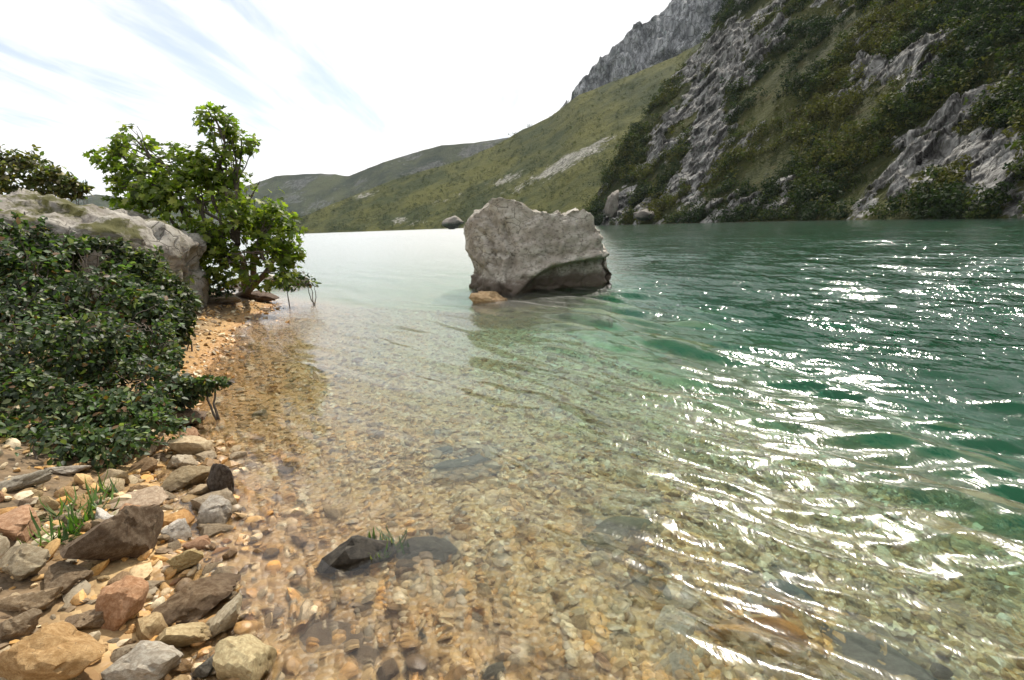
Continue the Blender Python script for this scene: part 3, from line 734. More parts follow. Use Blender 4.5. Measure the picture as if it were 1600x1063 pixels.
# picture x, y, width, height (px), tint, turn, roundness, label
HAND = [
 (80, 1030, 185, 110, (0.43, 0.27, 0.11), 10, 0.11, 'largest tan and orange block in the bottom left corner of the shore'),
 (22, 815, 92, 62, SALMON, -20, 0.09, 'pinkish tan slab cut by the left edge beside the grass tuft'),
 (45, 885, 110, 62, (0.32, 0.27, 0.18), 15, 0.10, 'flat olive tan slab under the pink slab at the left edge'),
 (205, 845, 130, 112, BROWN, 30, 0.13, 'big dark brown rounded rock right of the grass tuft'),
 (200, 945, 80, 92, (0.45, 0.25, 0.13), 40, 0.07, 'upright pointed salmon stone below the big brown rock'),
 (302, 932, 125, 66, (0.13, 0.08, 0.035), -12, 0.09, 'flat dark brown slab right of the pointed salmon stone'),
 (112, 905, 80, 46, (0.16, 0.11, 0.06), 20, 0.10, 'dull brown stone between the olive slab and the pointed stone'),
 (60, 940, 90, 46, (0.30, 0.22, 0.13), -30, 0.10, 'medium brown stone above the largest block near the left edge'),
 (285, 995, 100, 58, (0.50, 0.40, 0.22), 0, 0.12, 'pale yellow stone below the flat dark slab'),
 (228, 1040, 115, 72, (0.42, 0.39, 0.33), 25, 0.10, 'grey white stone at the bottom edge right of the largest block'),
 (382, 1035, 92, 84, (0.50, 0.42, 0.24), -25, 0.11, 'cream yellow stone at the bottom edge beside the brown sunken slab'),
 (276, 832, 52, 42, WHITE, 10, 0.11, 'small whitish stone right of the big dark rock'),
 (336, 806, 52, 48, (0.44, 0.41, 0.36), 0, 0.2, 'rounded grey white stone near the water above the yellow cobble'),
 (292, 878, 70, 46, (0.46, 0.36, 0.17), 15, 0.12, 'yellow tan cobble between the big dark rock and the water'),
 (166, 812, 46, 26, (0.66, 0.65, 0.62), 5, 0.1, 'bright white stone resting against the big dark rock'),
 (218, 782, 88, 26, (0.42, 0.33, 0.24), -8, 0.08, 'thin pale pink slab lying behind the big dark rock'),
 (352, 972, 58, 58, (0.48, 0.42, 0.30), 35, 0.09, 'cream angular stone right of the pale yellow stone'),
 (322, 1048, 60, 46, (0.12, 0.12, 0.105), 0, 0.12, 'dark grey stone at the bottom edge between two pale stones'),
 (150, 965, 62, 40, (0.24, 0.17, 0.10), 50, 0.1, 'brown stone wedged behind the largest block'),
 (20, 985, 60, 50, (0.25, 0.19, 0.12), 0, 0.1, 'brown stone at the left edge above the largest block'),
 (290, 752, 75, 42, (0.26, 0.20, 0.11), 10, 0.12, 'olive brown stone by the water behind the thin pink slab'),
 (285, 725, 50, 26, (0.52, 0.46, 0.36), 10, 0.1, 'pale stone beside the dark twigs at the water edge'),
 (350, 760, 46, 60, (0.06, 0.045, 0.035), 10, 0.1, 'dark wet narrow stone standing at the water edge'),
 (225, 700, 60, 34, (0.36, 0.27, 0.18), 10, 0.1, 'tan stone under the right end of the bushes'),
 (275, 655, 80, 40, (0.16, 0.10, 0.055), 10, 0.1, 'reddish brown stone under the overhanging sprig'),
 (105, 735, 60, 30, (0.40, 0.37, 0.32), 10, 0.1, 'pale grey stone under the bush edge above the grass tuft'),
 (30, 755, 70, 34, (0.30, 0.28, 0.23), 10, 0.1, 'grey stone under the bush edge at the left edge'),
]
SUNK = [
 (705, 725, 165, 62, BLUE, 5, 0.16, 'flat blue grey slab under the water in the middle', 0.5),
 (975, 815, 180, 125, GREEN, 70, 0.16, 'broad green grey rock under the water right of centre', 0.42),
 (1018, 900, 85, 95, (0.13, 0.13, 0.095), 60, 0.14, 'dark green grey stone under water beside the white stone', 0.5),
 (565, 868, 120, 88, DARK, 15, 0.12, 'black wet weedy rock just breaking the surface', 0.88),
 (665, 852, 120, 76, (0.105, 0.10, 0.092), -10, 0.14, 'dark grey rock right of the black weedy rock', 0.6),
 (500, 975, 250, 185, (0.20, 0.145, 0.095), 20, 0.15, 'very wide brown grey slab under shallow water at the bottom', 0.12),
 (1185, 988, 155, 60, (0.78, 0.36, 0.06), -18, 0.14, 'bright orange slab under water near the bottom', 0.85),
 (1055, 955, 75, 105, (0.80, 0.77, 0.70), 80, 0.14, 'whitish pale stone under water left of the orange slab', 1.0),
 (1225, 918, 165, 72, (0.16, 0.18, 0.20), -20, 0.14, 'slate blue slab under water above the orange slab', 0.55),
 (1395, 1042, 190, 62, (0.25, 0.22, 0.22), 0, 0.14, 'purple grey slab under water at the bottom right', 0.55),
 (1060, 1040, 80, 50, (0.46, 0.42, 0.36), 0, 0.14, 'pale stone under water at the bottom edge below the whitish stone', 0.9),
 (1285, 1050, 90, 46, (0.44, 0.27, 0.14), 0, 0.14, 'tan stone under water at the bottom edge left of the purple slab', 0.5),
 (900, 975, 90, 62, (0.38, 0.26, 0.13), 30, 0.14, 'ochre stone under water left of the whitish stone', 0.5),
 (690, 700, 60, 22, (0.12, 0.125, 0.12), 0, 0.14, 'small slate stone under water beside the blue grey slab', 0.5),
 (1020, 550, 130, 24, (0.10, 0.10, 0.08), 0, 0.14, 'dark rock under the ripples right of the lone boulder', 0.5),
]
def put_stone(px, py, w, h, tint, turn, rnd, label, sink, seed, sub=4, mat=M_STONE, name='stone', group=None, cat='stone'):
    p, t = hit(px, py + 0.22 * h)
    d = float((p - EYE) @ F_); s = d / FPX
    dep = math.atan2(-ray(px, py)[2], math.hypot(*ray(px, py)[:2]))
    wm = w * s / 2
    ym = wm * random.Random(seed).uniform(0.62, 0.95)
    zm = max(0.3 * wm, 1.25 * (h * s / 2 - ym * math.sin(dep) * 0.6) / max(0.3, math.cos(dep)))
    if sink is not None and label[:5] != 'black': zm = min(zm, 0.36 * wm)
    rnd *= 0.4
    me = stone_mesh(sub, seed, round_=rnd, rough=0.11)
    o = link(name, me, mat)
    o.scale = (wm, ym, zm); o.rotation_euler = (math.radians(random.Random(seed).uniform(-8, 8)), math.radians(random.Random(seed + 1).uniform(-8, 8)), math.radians(turn * 0.4))
    o.location = (p[0], p[1], p[2] + zm * (0.6 if sink is None else (sink * 1.2 - 0.65)))
    o.color = (*tint, 1)
    tag(o, label, cat, group)
    return o
taken = []
for k, (px, py, w, h, tint, turn, rnd, label) in enumerate(HAND):
    taken.append(put_stone(px, py, w, h, tint, turn, rnd, label, None, 100 + k))
for k, (px, py, w, h, tint, turn, rnd, label, sink) in enumerate(SUNK):
    taken.append(put_stone(px, py, w, h, tint, turn, rnd, label, sink, 200 + k, sub=3))
P_ = at_z(772, 470, 0.0)
o = link('stone', stone_mesh(4, 231, round_=0.06, rough=0.1), M_STONE); o.location = (P_[0], P_[1], -0.03); o.scale = (0.50, 0.30, 0.24); o.rotation_euler = (0.1, 0.18, 0.1)
o.color = (0.40, 0.28, 0.15, 1); tag(o, 'low tan rock at the left foot of the lone boulder', 'stone'); taken.append(o)
def clash(p, r):
    for q in taken:
        if math.hypot(p[0] - q.location.x, p[1] - q.location.y) < 0.7 * (q.scale.x * 0.9 + r): return True
    return False
VAR = [stone_mesh(3, 300 + k, round_=(0.035 if k % 3 else 0.09), rough=0.1) for k in range(14)]
for me in VAR: me.materials.append(M_STONE)
TINTS = {TAN: 'tan', PALE: 'pale cream', (0.42, 0.27, 0.12): 'light brown', SALMON: 'salmon', (0.27, 0.175, 0.09): 'brown', (0.48, 0.36, 0.19): 'sandy', (0.32, 0.265, 0.185): 'grey brown', (0.20, 0.14, 0.085): 'dark brown', (0.50, 0.28, 0.09): 'orange',
         (0.55, 0.48, 0.36): 'whitish', (0.18, 0.17, 0.13): 'dark grey', (0.30, 0.27, 0.18): 'olive grey', (0.14, 0.13, 0.11): 'blackish'}
SHORT = ['largest orange block', 'pinkish slab', 'flat olive slab', 'big dark brown rock', 'pointed salmon stone', 'flat dark slab', 'dull brown stone', 'medium brown stone', 'pale yellow stone', 'grey white stone',
         'cream yellow stone', 'small whitish stone', 'rounded grey stone', 'yellow tan cobble', 'bright white stone', 'thin pink slab', 'cream angular stone', 'dark grey stone', 'wedged brown stone', 'left edge brown stone',
         'olive brown stone', 'pale stone by the twigs', 'dark narrow stone', 'tan stone under the bush', 'reddish brown stone', 'pale grey stone', 'grey stone by the bush']
SHORT_W = ['flat blue grey slab', 'broad green grey rock', 'dark green grey stone', 'black weedy rock', 'dark grey rock', 'wide brown slab', 'orange slab', 'whitish sunken stone', 'slate blue slab', 'purple grey slab',
           'pale bottom stone', 'tan bottom stone', 'ochre stone', 'small slate stone', 'rock under the ripples']
USED = set()
def place_words(px, py, wet):
    L, W = (SUNK, SHORT_W) if wet else (HAND, SHORT)
    o_ = sorted((math.hypot(px - h[0], py - h[1]), i) for i, h in enumerate(L))
    for d_, i in o_[:4]:
        dx, dy = px - L[i][0], py - L[i][1]
        for way in ((('right of' if dx > 0 else 'left of'), ('in front of' if dy > 0 else 'behind')) if abs(dx) > abs(dy) else (('in front of' if dy > 0 else 'behind'), ('right of' if dx > 0 else 'left of'))):
            yield ('under water ' if wet else '') + ('close ' if False else '') + way + ' the ' + W[i]
def cobble(px, py, w, tint, label, group, r, name='cobble'):
    p, t = hit(px, py); s = float((p - EYE) @ F_) / FPX; wm = w * s / 2
    if p[2] < -0.75: return False
    if clash(p, wm): return False
    o = link(name, VAR[r.randrange(len(VAR))])
    o.scale = (wm, wm * r.uniform(0.6, 0.95), wm * r.uniform(0.4, 0.75))
    o.rotation_euler = (r.uniform(-.35, .35), r.uniform(-.35, .35), r.uniform(0, 6.28))
    o.location = (p[0], p[1], p[2] + o.scale.z * 0.35); o.color = (*tint, 1)
    size = 'tiny' if w < 21 else ('small' if w < 34 else 'large')
    ra = o.scale.z / o.scale.x; shape = 'flat' if ra < 0.5 else ('rounded' if ra > 0.64 else 'angular'); size = size + ' ' + shape
    first = None
    for wds in place_words(px, py, name != 'cobble'):
        lb = f"{size} {TINTS[tint]} cobble {wds}"; first = first or lb
        if lb not in USED: break
    else: lb = first
    USED.add(lb)
    tag(o, lb, 'cobble', group); taken.append(o)
    return True
r = random.Random(3)
PAL = [TAN, PALE, (0.42, 0.27, 0.12), SALMON, (0.27, 0.175, 0.09), (0.48, 0.36, 0.19), (0.32, 0.265, 0.185), (0.20, 0.14, 0.085), (0.55, 0.48, 0.36), (0.50, 0.28, 0.09)]
n_ = 0
for _ in range(2500):
    if n_ >= 195: break
    px, py = r.uniform(-40, 420), r.uniform(690, 1085)
    if px > 300 + (py - 700) * 0.28 + 20 or py < 690 + 60 * (px < 200): continue
    n_ += cobble(px, py, r.choice([22, 32, 44, 58, 72]) * r.uniform(0.8, 1.15), r.choice(PAL), 'small loose cobble among many alike on the dry stony shore', 'small cobbles on the dry shore', r)
n_ = 0
for _ in range(4000):
    if n_ >= 100: break
    px, py = r.uniform(330, 1560), r.uniform(560, 1080)
    if px < 330 + (py - 700) * 0.2: continue
    c = r.choice(PAL + [(0.18, 0.17, 0.13), (0.30, 0.27, 0.18), (0.14, 0.13, 0.11)])
    n_ += cobble(px, py, r.choice([18, 24, 30, 40, 54]) * r.uniform(0.8, 1.15) * (0.5 + 0.5 * (py - 500) / 550), c, 'small sunken cobble among many alike on the shallow lake bed', 'small cobbles on the lake bed', r, 'sunken_cobble')

# rocks at the water edge below the tree and on the far shore
for k, (px, py, w, h, tint, label) in enumerate([
    (345, 470, 70, 16, (0.34, 0.30, 0.24), 'flat pale rock at the water edge left of the tree foot'),
    (405, 466, 60, 18, (0.10, 0.06, 0.04), 'dark reddish rock at the water edge under the tree'),
    (462, 452, 60, 24, (0.14, 0.13, 0.11), 'dark rock under the low shrub at the tip of the bank'),
    (430, 440, 34, 18, (0.55, 0.53, 0.50), 'bright whitish rock between the tree foot and the low shrub'),
    (375, 450, 36, 20, (0.42, 0.40, 0.36), 'grey white rock at the foot of the tree trunk')]):
    o = put_stone(px, py, w, h, tint, 0, 0.12, label, None, 400 + k, sub=3, name='shore_rock', cat='rock'); o.location.z = max(o.location.z, 0.02)
def far_rock_at(px, py, dist, w, h, tint, seed, label):
    d = ray(px, py); p = EYE + d / math.hypot(d[0], d[1]) * dist; s = dist / FPX
    V, F = stone_verts(4, seed, planes=14, round_=0.08, rough=0.12)
    o = link('shore_rock', mesh_np('shore_rock', V, F), M_FARROCK); o.scale = (w * s / 2, w * s / 2.4, h * s / 2); o.location = (p[0], p[1], max(0, p[2])); o.color = (*tint, 1)
    tag(o, label, 'rock')
M_FARROCK = rock_material('far_limestone', 0.12, wet=False)
far_rock_at(708, 348, 335, 34, 22, (0.24, 0.23, 0.22), 501, 'small pale rock on the far shore left of the lone boulder')
far_rock_at(958, 322, 186, 26, 46, (0.20, 0.19, 0.18), 502, 'pale crag at the left foot of the steep mountain')
far_rock_at(1006, 336, 172, 30, 18, (0.17, 0.165, 0.16), 503, 'low grey crag right of the pale crag at the mountain foot')

# pebbles: more than anyone could count
def pebbles(name, label, n, sub, region, size, seed):
    g = np.random.default_rng(seed); D, F = ICO[sub]
    x = g.uniform(region[0], region[1], n * 3); y = region[2] + (region[3] - region[2]) * g.random(n * 3) ** 1.25
    s = x - shore_x(y); ok = (s > -1.3) & (s < 5.6) & (np.abs(x) < 1.25 * y + 0.9)
    ok &= (s > -0.12) | (g.random(n * 3) < 0.75)
    x, y = x[ok][:n], y[ok][:n]; n = len(x)
    z = ground_z(x, y)
    sz = np.exp(g.normal(math.log(size), 0.42, n)).clip(size * 0.5, size * 2.6)
    q = g.normal(size=(n, 3, 3)); q, _ = np.linalg.qr(q)
    sc = np.stack([g.uniform(0.8, 1.2, n), g.uniform(0.6, 1.0, n), g.uniform(0.35, 0.75, n)], -1)
    yaw = g.uniform(0, 6.28, n); tl = g.normal(0, 0.3, (n, 2))
    # per pebble facets: clip by random planes
    N = g.normal(size=(n, 7, 3)); N /= np.linalg.norm(N, axis=-1, keepdims=True); H = g.uniform(0.5, 0.95, (n, 7))
    dt = np.clip(np.einsum('vk,nfk->nvf', D, N), 1e-3, None) / H[:, None, :]
    rr = 1 / (np.sum(dt ** 14, axis=2) ** (1 / 14))
    V = D[None] * np.minimum(rr, 1.25)[..., None] * sc[:, None, :] * sz[:, None, None]
    c, s_ = np.cos(yaw)[:, None], np.sin(yaw)[:, None]
    X = V[..., 0] * c - V[..., 1] * s_; Y = V[..., 0] * s_ + V[..., 1] * c; Z = V[..., 2] + X * tl[:, :1] + Y * tl[:, 1:]
    V = np.stack([X + x[:, None], Y + y[:, None], Z + z[:, None] + (sz * sc[:, 2] * 0.3)[:, None]], -1)
    Fa = (F[None] + (np.arange(n) * len(D))[:, None, None]).reshape(-1, 3)
    me = mesh_np(name, V.reshape(-1, 3), Fa)
    me.set_sharp_from_angle(angle=math.radians(32))
    pal = np.array([TAN, PALE, (0.40, 0.25, 0.10), (0.50, 0.30, 0.12), (0.27, 0.175, 0.08), (0.46, 0.34, 0.19), (0.28, 0.235, 0.165), (0.17, 0.12, 0.07), (0.58, 0.49, 0.34), (0.50, 0.28, 0.085)])
    tint = np.minimum(pal[g.integers(0, len(pal), n)] * g.uniform(0.85, 1.4, (n, 1)), 0.75)
    attr_c(me, 'tint', np.repeat(tint, len(D), axis=0))
    tag(link(name, me, M_PEBBLE), label, kind='stuff')
t_ = NT('pebble'); P_ = t_.node('ShaderNodeNewGeometry').outputs['Position']
n_1 = t_.noise(P_, 55, 4, 0.7); z_ = t_.node('ShaderNodeSeparateXYZ', {0: P_}).outputs['Z']
c_ = t_.attr('tint', 'Color'); c_ = t_.mix(t_.rng(n_1, 0.45, 0.7, 0, 0.7), c_, t_.mix(1.0, c_, (0.5, 0.45, 0.38), 'MULTIPLY'))
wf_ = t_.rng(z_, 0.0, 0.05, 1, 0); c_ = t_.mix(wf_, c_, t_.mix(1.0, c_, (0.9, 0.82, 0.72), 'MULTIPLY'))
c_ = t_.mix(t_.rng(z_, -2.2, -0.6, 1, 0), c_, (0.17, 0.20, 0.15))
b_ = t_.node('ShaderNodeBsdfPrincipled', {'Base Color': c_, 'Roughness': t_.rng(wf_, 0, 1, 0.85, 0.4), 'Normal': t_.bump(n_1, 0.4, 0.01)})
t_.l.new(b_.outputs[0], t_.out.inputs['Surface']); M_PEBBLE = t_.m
pebbles('pebbles', 'small tan pebbles covering the shallow lake bed and the shore', 6600, 2, (-3.4, 3.4, 0.7, 3.6), 0.021, 61)
pebbles('far_pebbles', 'tan pebbles further out along the shallow bottom', 12000, 1, (-5.2, 3.4, 3.0, 11.0), 0.024, 62)

# ------------------------------------------------------------------ plants
LEAF_OVAL = (np.array([[0, 0, 0], [-0.30, 0.30, 0.07], [0.30, 0.30, 0.07], [0, 0.34, 0], [-0.24, 0.68, 0.05], [0.24, 0.68, 0.05], [0, 1.0, -0.06]]),
             np.array([[0, 3, 1], [0, 2, 3], [1, 3, 4], [3, 2, 5], [3, 6, 4], [3, 5, 6]]))
LEAF_FIG = (np.array([[0, 0, 0], [-0.26, -0.06, 0.03], [-0.50, 0.30, 0.10], [-0.22, 0.42, 0.03], [-0.36, 0.78, 0.08], [-0.12, 0.70, 0.02], [0, 1.05, -0.08], [0.12, 0.70, 0.02],
                      [0.36, 0.78, 0.08], [0.22, 0.42, 0.03], [0.50, 0.30, 0.10], [0.26, -0.06, 0.03], [0, 0.42, -0.02]]),
            np.array([[0, 12, 1], [1, 12, 2], [2, 12, 3], [3, 12, 4], [4, 12, 5], [5, 12, 6], [6, 12, 7], [7, 12, 8], [8, 12, 9], [9, 12, 10], [10, 12, 11], [11, 12, 0]])[:, ::-1])
def tubes(name, paths, mat, parent, sides=6):
    V, Q, n0 = [], [], 0
    for pts, rad in paths:
        pts = np.asarray(pts, float); n = len(pts)
        tg = np.gradient(pts, axis=0); tg /= np.linalg.norm(tg, axis=1, keepdims=True) + 1e-9
        ref = np.array([0.31, 0.22, 0.92]); u = np.cross(tg, ref); u /= np.linalg.norm(u, axis=1, keepdims=True) + 1e-9; v = np.cross(tg, u)
        a = np.linspace(0, 2 * math.pi, sides, endpoint=False)
        R = pts[:, None] + (u[:, None] * np.cos(a)[None, :, None] + v[:, None] * np.sin(a)[None, :, None]) * np.asarray(rad)[:, None, None]
        V.append(R.reshape(-1, 3)); i = n0 + np.arange(n * sides).reshape(n, sides); j = np.roll(i, -1, 1)
        Q.append(np.stack([i[:-1], j[:-1], j[1:], i[1:]], -1).reshape(-1, 4)); n0 += n * sides
    return link(name, mesh_np(name, np.concatenate(V), np.concatenate(Q)), mat, parent)
def wander(a, b, g, n=8, amp=0.08, sag=0.0):
    t = np.linspace(0, 1, n)[:, None]; a = np.asarray(a); b = np.asarray(b)
    p = a + (b - a) * t; L = np.linalg.norm(b - a)
    w = np.cumsum(g.normal(size=(n, 3)), axis=0) * amp * L / n ** 0.5
    w = w - w[0] - t * (w[-1] - w[0])
    p = p + w * 0.8; p[:, 2] += sag * L * np.sin(t[:, 0] * math.pi)
    return p
def leaf_frames(c, out, g, up=0.5, rnd=0.6, droop=0.3):
    n = len(c)
    nrm = out * 0.7 + np.array([0, 0, up]) + g.normal(size=(n, 3)) * rnd; nrm /= np.linalg.norm(nrm, axis=1, keepdims=True)
    ax = out + g.normal(size=(n, 3)) * 0.7 - np.array([0, 0, droop]); ax -= nrm * np.sum(ax * nrm, axis=1, keepdims=True); ax /= np.linalg.norm(ax, axis=1, keepdims=True)
    sx = np.cross(ax, nrm)
    return sx, ax, nrm
def leaves(root, base, leaf, c, out, size, tint, g, singles, mat_s, origin, up=0.5, rnd=0.6, droop=0.3):
    """the leaves that show largest become single parts, the rest one mass of foliage"""
    LV, LF = leaf
    sx, ax, nz = leaf_frames(c, out, g, up, rnd, droop)
    view = -(c - EYE) / np.linalg.norm(c - EYE, axis=1, keepdims=True)
    score = np.abs(np.sum(view * nz, axis=1)) * size * (0.3 + np.clip(np.sum(view * out, axis=1), 0, 1)) / np.linalg.norm(c - EYE, axis=1)
    order = np.argsort(-score); one = order[:singles]; rest = order[singles:]
    V = c[rest, None] + (LV[None, :, :1] * sx[rest, None] + LV[None, :, 1:2] * ax[rest, None] + LV[None, :, 2:] * nz[rest, None]) * size[rest, None, None]
    F = (LF[None] + (np.arange(len(rest)) * len(LV))[:, None, None]).reshape(-1, 3)
    me = mesh_np('foliage', V.reshape(-1, 3) - origin, F, smooth=True)
    attr_c(me, 'tint', np.repeat(tint[rest], len(LV), axis=0))
    f = link('foliage', me, M_FIG if mat_s is M_FIGO else M_LEAF, root); f['kind'] = 'stuff'
    lm = mesh_np('leaf', LV, LF); lm.materials.append(mat_s)
    for k in one:
        o = link('leaf', lm, None, root)
        mm = Matrix((tuple(sx[k] * size[k]) + (c[k][0] - origin[0],), tuple(ax[k] * size[k]) + (c[k][1] - origin[1],), tuple(nz[k] * size[k]) + (c[k][2] - origin[2],), (0, 0, 0, 1)))
        o.matrix_local = mm; o.color = (*tint[k], 1)
    return f
def blob_points(blobs, n, g, shell=0.55):
    """blobs: picture x, y, radii in picture px, depth, depth radius factor -> points in their volumes with outward directions"""
    w = np.array([b[2] * b[3] for b in blobs], float); w /= w.sum(); k = g.choice(len(blobs), n, p=w)
    d = g.normal(size=(n, 3)); d /= np.linalg.norm(d, axis=1, keepdims=True)
    rad = (shell + (1.08 - shell) * g.random(n) ** 0.6)
    C = np.array([at(b[0], b[1], b[4]) for b in blobs]); S = np.array([[b[2] * b[4] / FPX, (b[2] + b[3]) / 2 * b[4] / FPX * b[5], b[3] * b[4] / FPX] for b in blobs])
    lump = 1 + 0.22 * fbm(d[:, 0] * 2.2 + k * 3.1, d[:, 1] * 2.2, d[:, 2] * 2.2, 3)
    p = C[k] + d * (rad * lump)[:, None] * S[k]
    return p, d, C, S
def palette(g, n, cols, p, var=0.25):
    c = np.array(cols)[g.choice(len(cols), n, p=p)]
    return c * np.exp(g.normal(0, var, (n, 1)))

# fig tree on the point
g = np.random.default_rng(81)
TD = 9.3
base = at_z(385, 458, 0.12)
tree = empty('fig_tree', base)
tag(tree, 'bright green leafy fig tree leaning over the water on the left bank', 'tree')
blobs = [(300, 318, 92, 58, TD, 0.95), (232, 282, 48, 42, TD - .2, 0.9), (208, 222, 26, 32, TD - .3, 0.8), (172, 248, 26, 20, TD - .3, 0.7), (338, 196, 30, 28, TD, 0.8), (378, 226, 26, 20, TD + .1, 0.8),
         (340, 262, 42, 38, TD, 0.8), (392, 318, 48, 44, TD + .2, 0.9), (432, 362, 36, 40, TD + .1, 0.8), (350, 372, 62, 42, TD - .1, 0.9), (402, 402, 48, 30, TD - .2, 0.8), (360, 420, 50, 26, TD - .3, 0.8), (325, 400, 40, 30, TD - .2, 0.8), (420, 432, 44, 18, TD - .2, 0.7), (196, 300, 28, 26, TD - .3, 0.8), (276, 258, 46, 30, TD, 0.8),
         (448, 398, 24, 20, TD, .7)]
p, d, C, S = blob_points(blobs, 8200, g, 0.40)
keep = fbm(p[:, 0] * 2.3, p[:, 1] * 2.3, p[:, 2] * 2.3, 3) > -0.20
p, d = p[keep], d[keep]; n = len(p)
tint = palette(g, n, [(0.12, 0.165, 0.022), (0.18, 0.215, 0.032), (0.075, 0.115, 0.020), (0.23, 0.245, 0.05)], [0.4, 0.3, 0.2, 0.1])
leaves(tree, base, LEAF_FIG, p, d, g.uniform(0.07, 0.155, n), tint, g, 300, M_FIGO, base, up=0.75, rnd=0.55, droop=0.5)
forks = []
stems = [(base + np.array([-0.12, 0.1, -0.1]), at(345, 395, TD)), (base + np.array([0.10, 0.0, -0.1]), at(400, 390, TD)), (base + np.array([0.0, 0.2, -0.1]), at(372, 380, TD + .2)), (base + np.array([-0.05, -0.05, -0.1]), at(420, 420, TD))]
tr = [(wander(a, b, g, 8, 0.10), np.linspace(0.085, 0.050, 8)) for a, b in stems]
tubes('trunk', [(q - base, r_) for q, r_ in tr], M_BARK, tree, 8)
for k, c in enumerate(C):
    s = stems[int(np.argmin([np.linalg.norm(c - b) for a, b in stems]))][1]
    main = wander(s, c + np.array([0, 0, S[k][2] * 0.3]), g, 9, 0.10, 0.06)
    paths = [(main - base, np.linspace(0.042, 0.014, 9))]
    for q in range(7):
        i0 = g.integers(3, 9); dd = g.normal(size=3); dd[2] = abs(dd[2]); dd /= np.linalg.norm(dd)
        paths.append((wander(main[i0], c + dd * S[k] * 0.85, g, 6, 0.12) - base, np.linspace(0.014, 0.005, 6)))
    tubes('branch', paths, M_BARK, tree, 5)

# bushes along the bank
def bush(name, label, cat, blobs, n, size, cols, pr, seed, singles, leaf=LEAF_OVAL, up=0.55, rnd=0.6, shell=0.5, gap=-0.16, stems=14, sprigs=60, group=None):
    g = np.random.default_rng(seed)
    p, d, C, S = blob_points(blobs, n, g, shell)
    # arching sprigs that stick out of the mass carry rows of leaves of their own
    tips, sp, sd = [], [], []
    for q in range(sprigs):
        k = g.integers(0, len(C)); dd = g.normal(size=3); dd[2] = abs(dd[2]) * 1.2 + 0.1; dd -= 0.5 * (C[k] - EYE) / np.linalg.norm(C[k] - EYE); dd /= np.linalg.norm(dd)
        a = C[k] + dd * S[k] * 0.5; b2 = C[k] + dd * S[k] * g.uniform(1.15, 1.75) + np.array([0, 0, -0.03])
        w = wander(a, b2, g, 9, 0.16, 0.10); tips.append(w)
        m_ = int(g.integers(14, 30)); u = g.random(m_) * 8; i0 = np.minimum(u.astype(int), 7); f = (u - i0)[:, None]
        sp.append(w[i0] * (1 - f) + w[i0 + 1] * f); t2 = w[8] - w[0]; t2 /= np.linalg.norm(t2); sd.append(t2 * 0.5 + g.normal(size=(m_, 3)) * 0.6)
    if sprigs:
        p = np.concatenate([p] + sp); sd = np.concatenate(sd); d = np.concatenate([d, sd / np.linalg.norm(sd, axis=1, keepdims=True)])
    zz = ground_z(p[:, 0], p[:, 1])
    keep = (fbm(p[:, 0] * 3.5, p[:, 1] * 3.5, p[:, 2] * 3.5, 3) > gap) & (p[:, 2] > np.maximum(zz, 0.0) + 0.02)
    p, d = p[keep], d[keep]; n = len(p)
    b = C.mean(axis=0).copy(); b[2] = max(float(ground_z(b[0], b[1])), 0.0)
    o = empty(name, b); tag(o, label, cat, group)
    hi = np.sum((p - b) * np.array([0, 0, 1.0]), axis=1)[:, None]; young = (g.random((n, 1)) < 0.16) * 0.9
    tone = 1 + young + 0.55 * fbm(p[:, 0] * 1.7, p[:, 1] * 1.7, p[:, 2] * 1.7, 2)[:, None]
    leaves(o, b, leaf, p, d, g.uniform(size[0], size[1], n), palette(g, n, cols, pr, 0.3) * tone, g, singles, M_LEAFO, b, up=up, rnd=rnd)
    for w in tips[:40]: tubes('stem', [(w - b, np.linspace(0.006, 0.002, 9))], M_BARK, o, 4)
    for k in range(stems):
        c = C[k % len(C)]; s = S[k % len(C)]
        f = c + g.normal(size=3) * s * 0.35; f[2] = max(float(ground_z(f[0], f[1])), 0) - 0.03
        dd = g.normal(size=3); dd[2] = abs(dd[2]) + 0.3; dd /= np.linalg.norm(dd)
        tubes('stem', [(wander(f, c + dd * s * 0.95, g, 9, 0.14, 0.12) - b, np.linspace(0.011, 0.003, 9))], M_BARK, o, 5)
    return o
DG = [(0.030, 0.052, 0.020), (0.052, 0.085, 0.030), (0.11, 0.13, 0.05), (0.12, 0.065, 0.03)]
bush('bramble_bush', 'dark green bramble bush nearest the camera at the left edge', 'bush', [(30, 650, 100, 66, 3.35, .8), (130, 660, 80, 55, 3.4, .8), (205, 650, 60, 50, 3.5, .8), (60, 560, 90, 66, 3.8, .8), (140, 540, 60, 50, 4.0, .8), (-60, 600, 90, 100, 3.5, .8), (10, 500, 70, 50, 4.2, .8), (50, 705, 95, 36, 3.0, .8), (160, 700, 70, 32, 3.1, .8), (-60, 700, 80, 60, 3.0, .8), (240, 672, 50, 30, 3.4, .7)], 15000, (0.030, 0.056), DG, [.4, .36, .19, .05], 91, 300)
bush('bramble_bush', 'dark bramble bush with trailing sprigs reaching over the orange shallows', 'bush', [(215, 612, 78, 46, 3.9, .8), (165, 540, 90, 52, 4.3, .8), (285, 610, 40, 20, 4.0, .7), (240, 560, 42, 28, 4.2, .7), (325, 600, 26, 10, 4.0, .6), (232, 520, 34, 24, 4.4, .6)], 8500, (0.030, 0.056), DG, [.36, .38, .2, .06], 92, 300)
bush('shrub', 'dark leafy shrub in front of the huge mossy boulder', 'bush', [(60, 455, 75, 72, 5.3, .7), (150, 470, 70, 66, 5.4, .7), (-50, 440, 80, 90, 5.2, .7), (30, 390, 60, 42, 5.8, .6), (100, 405, 50, 36, 5.8, .6), (215, 500, 60, 50, 5.2, .6)], 8000, (0.05, 0.085), DG, [.44, .34, .17, .05], 93, 300)
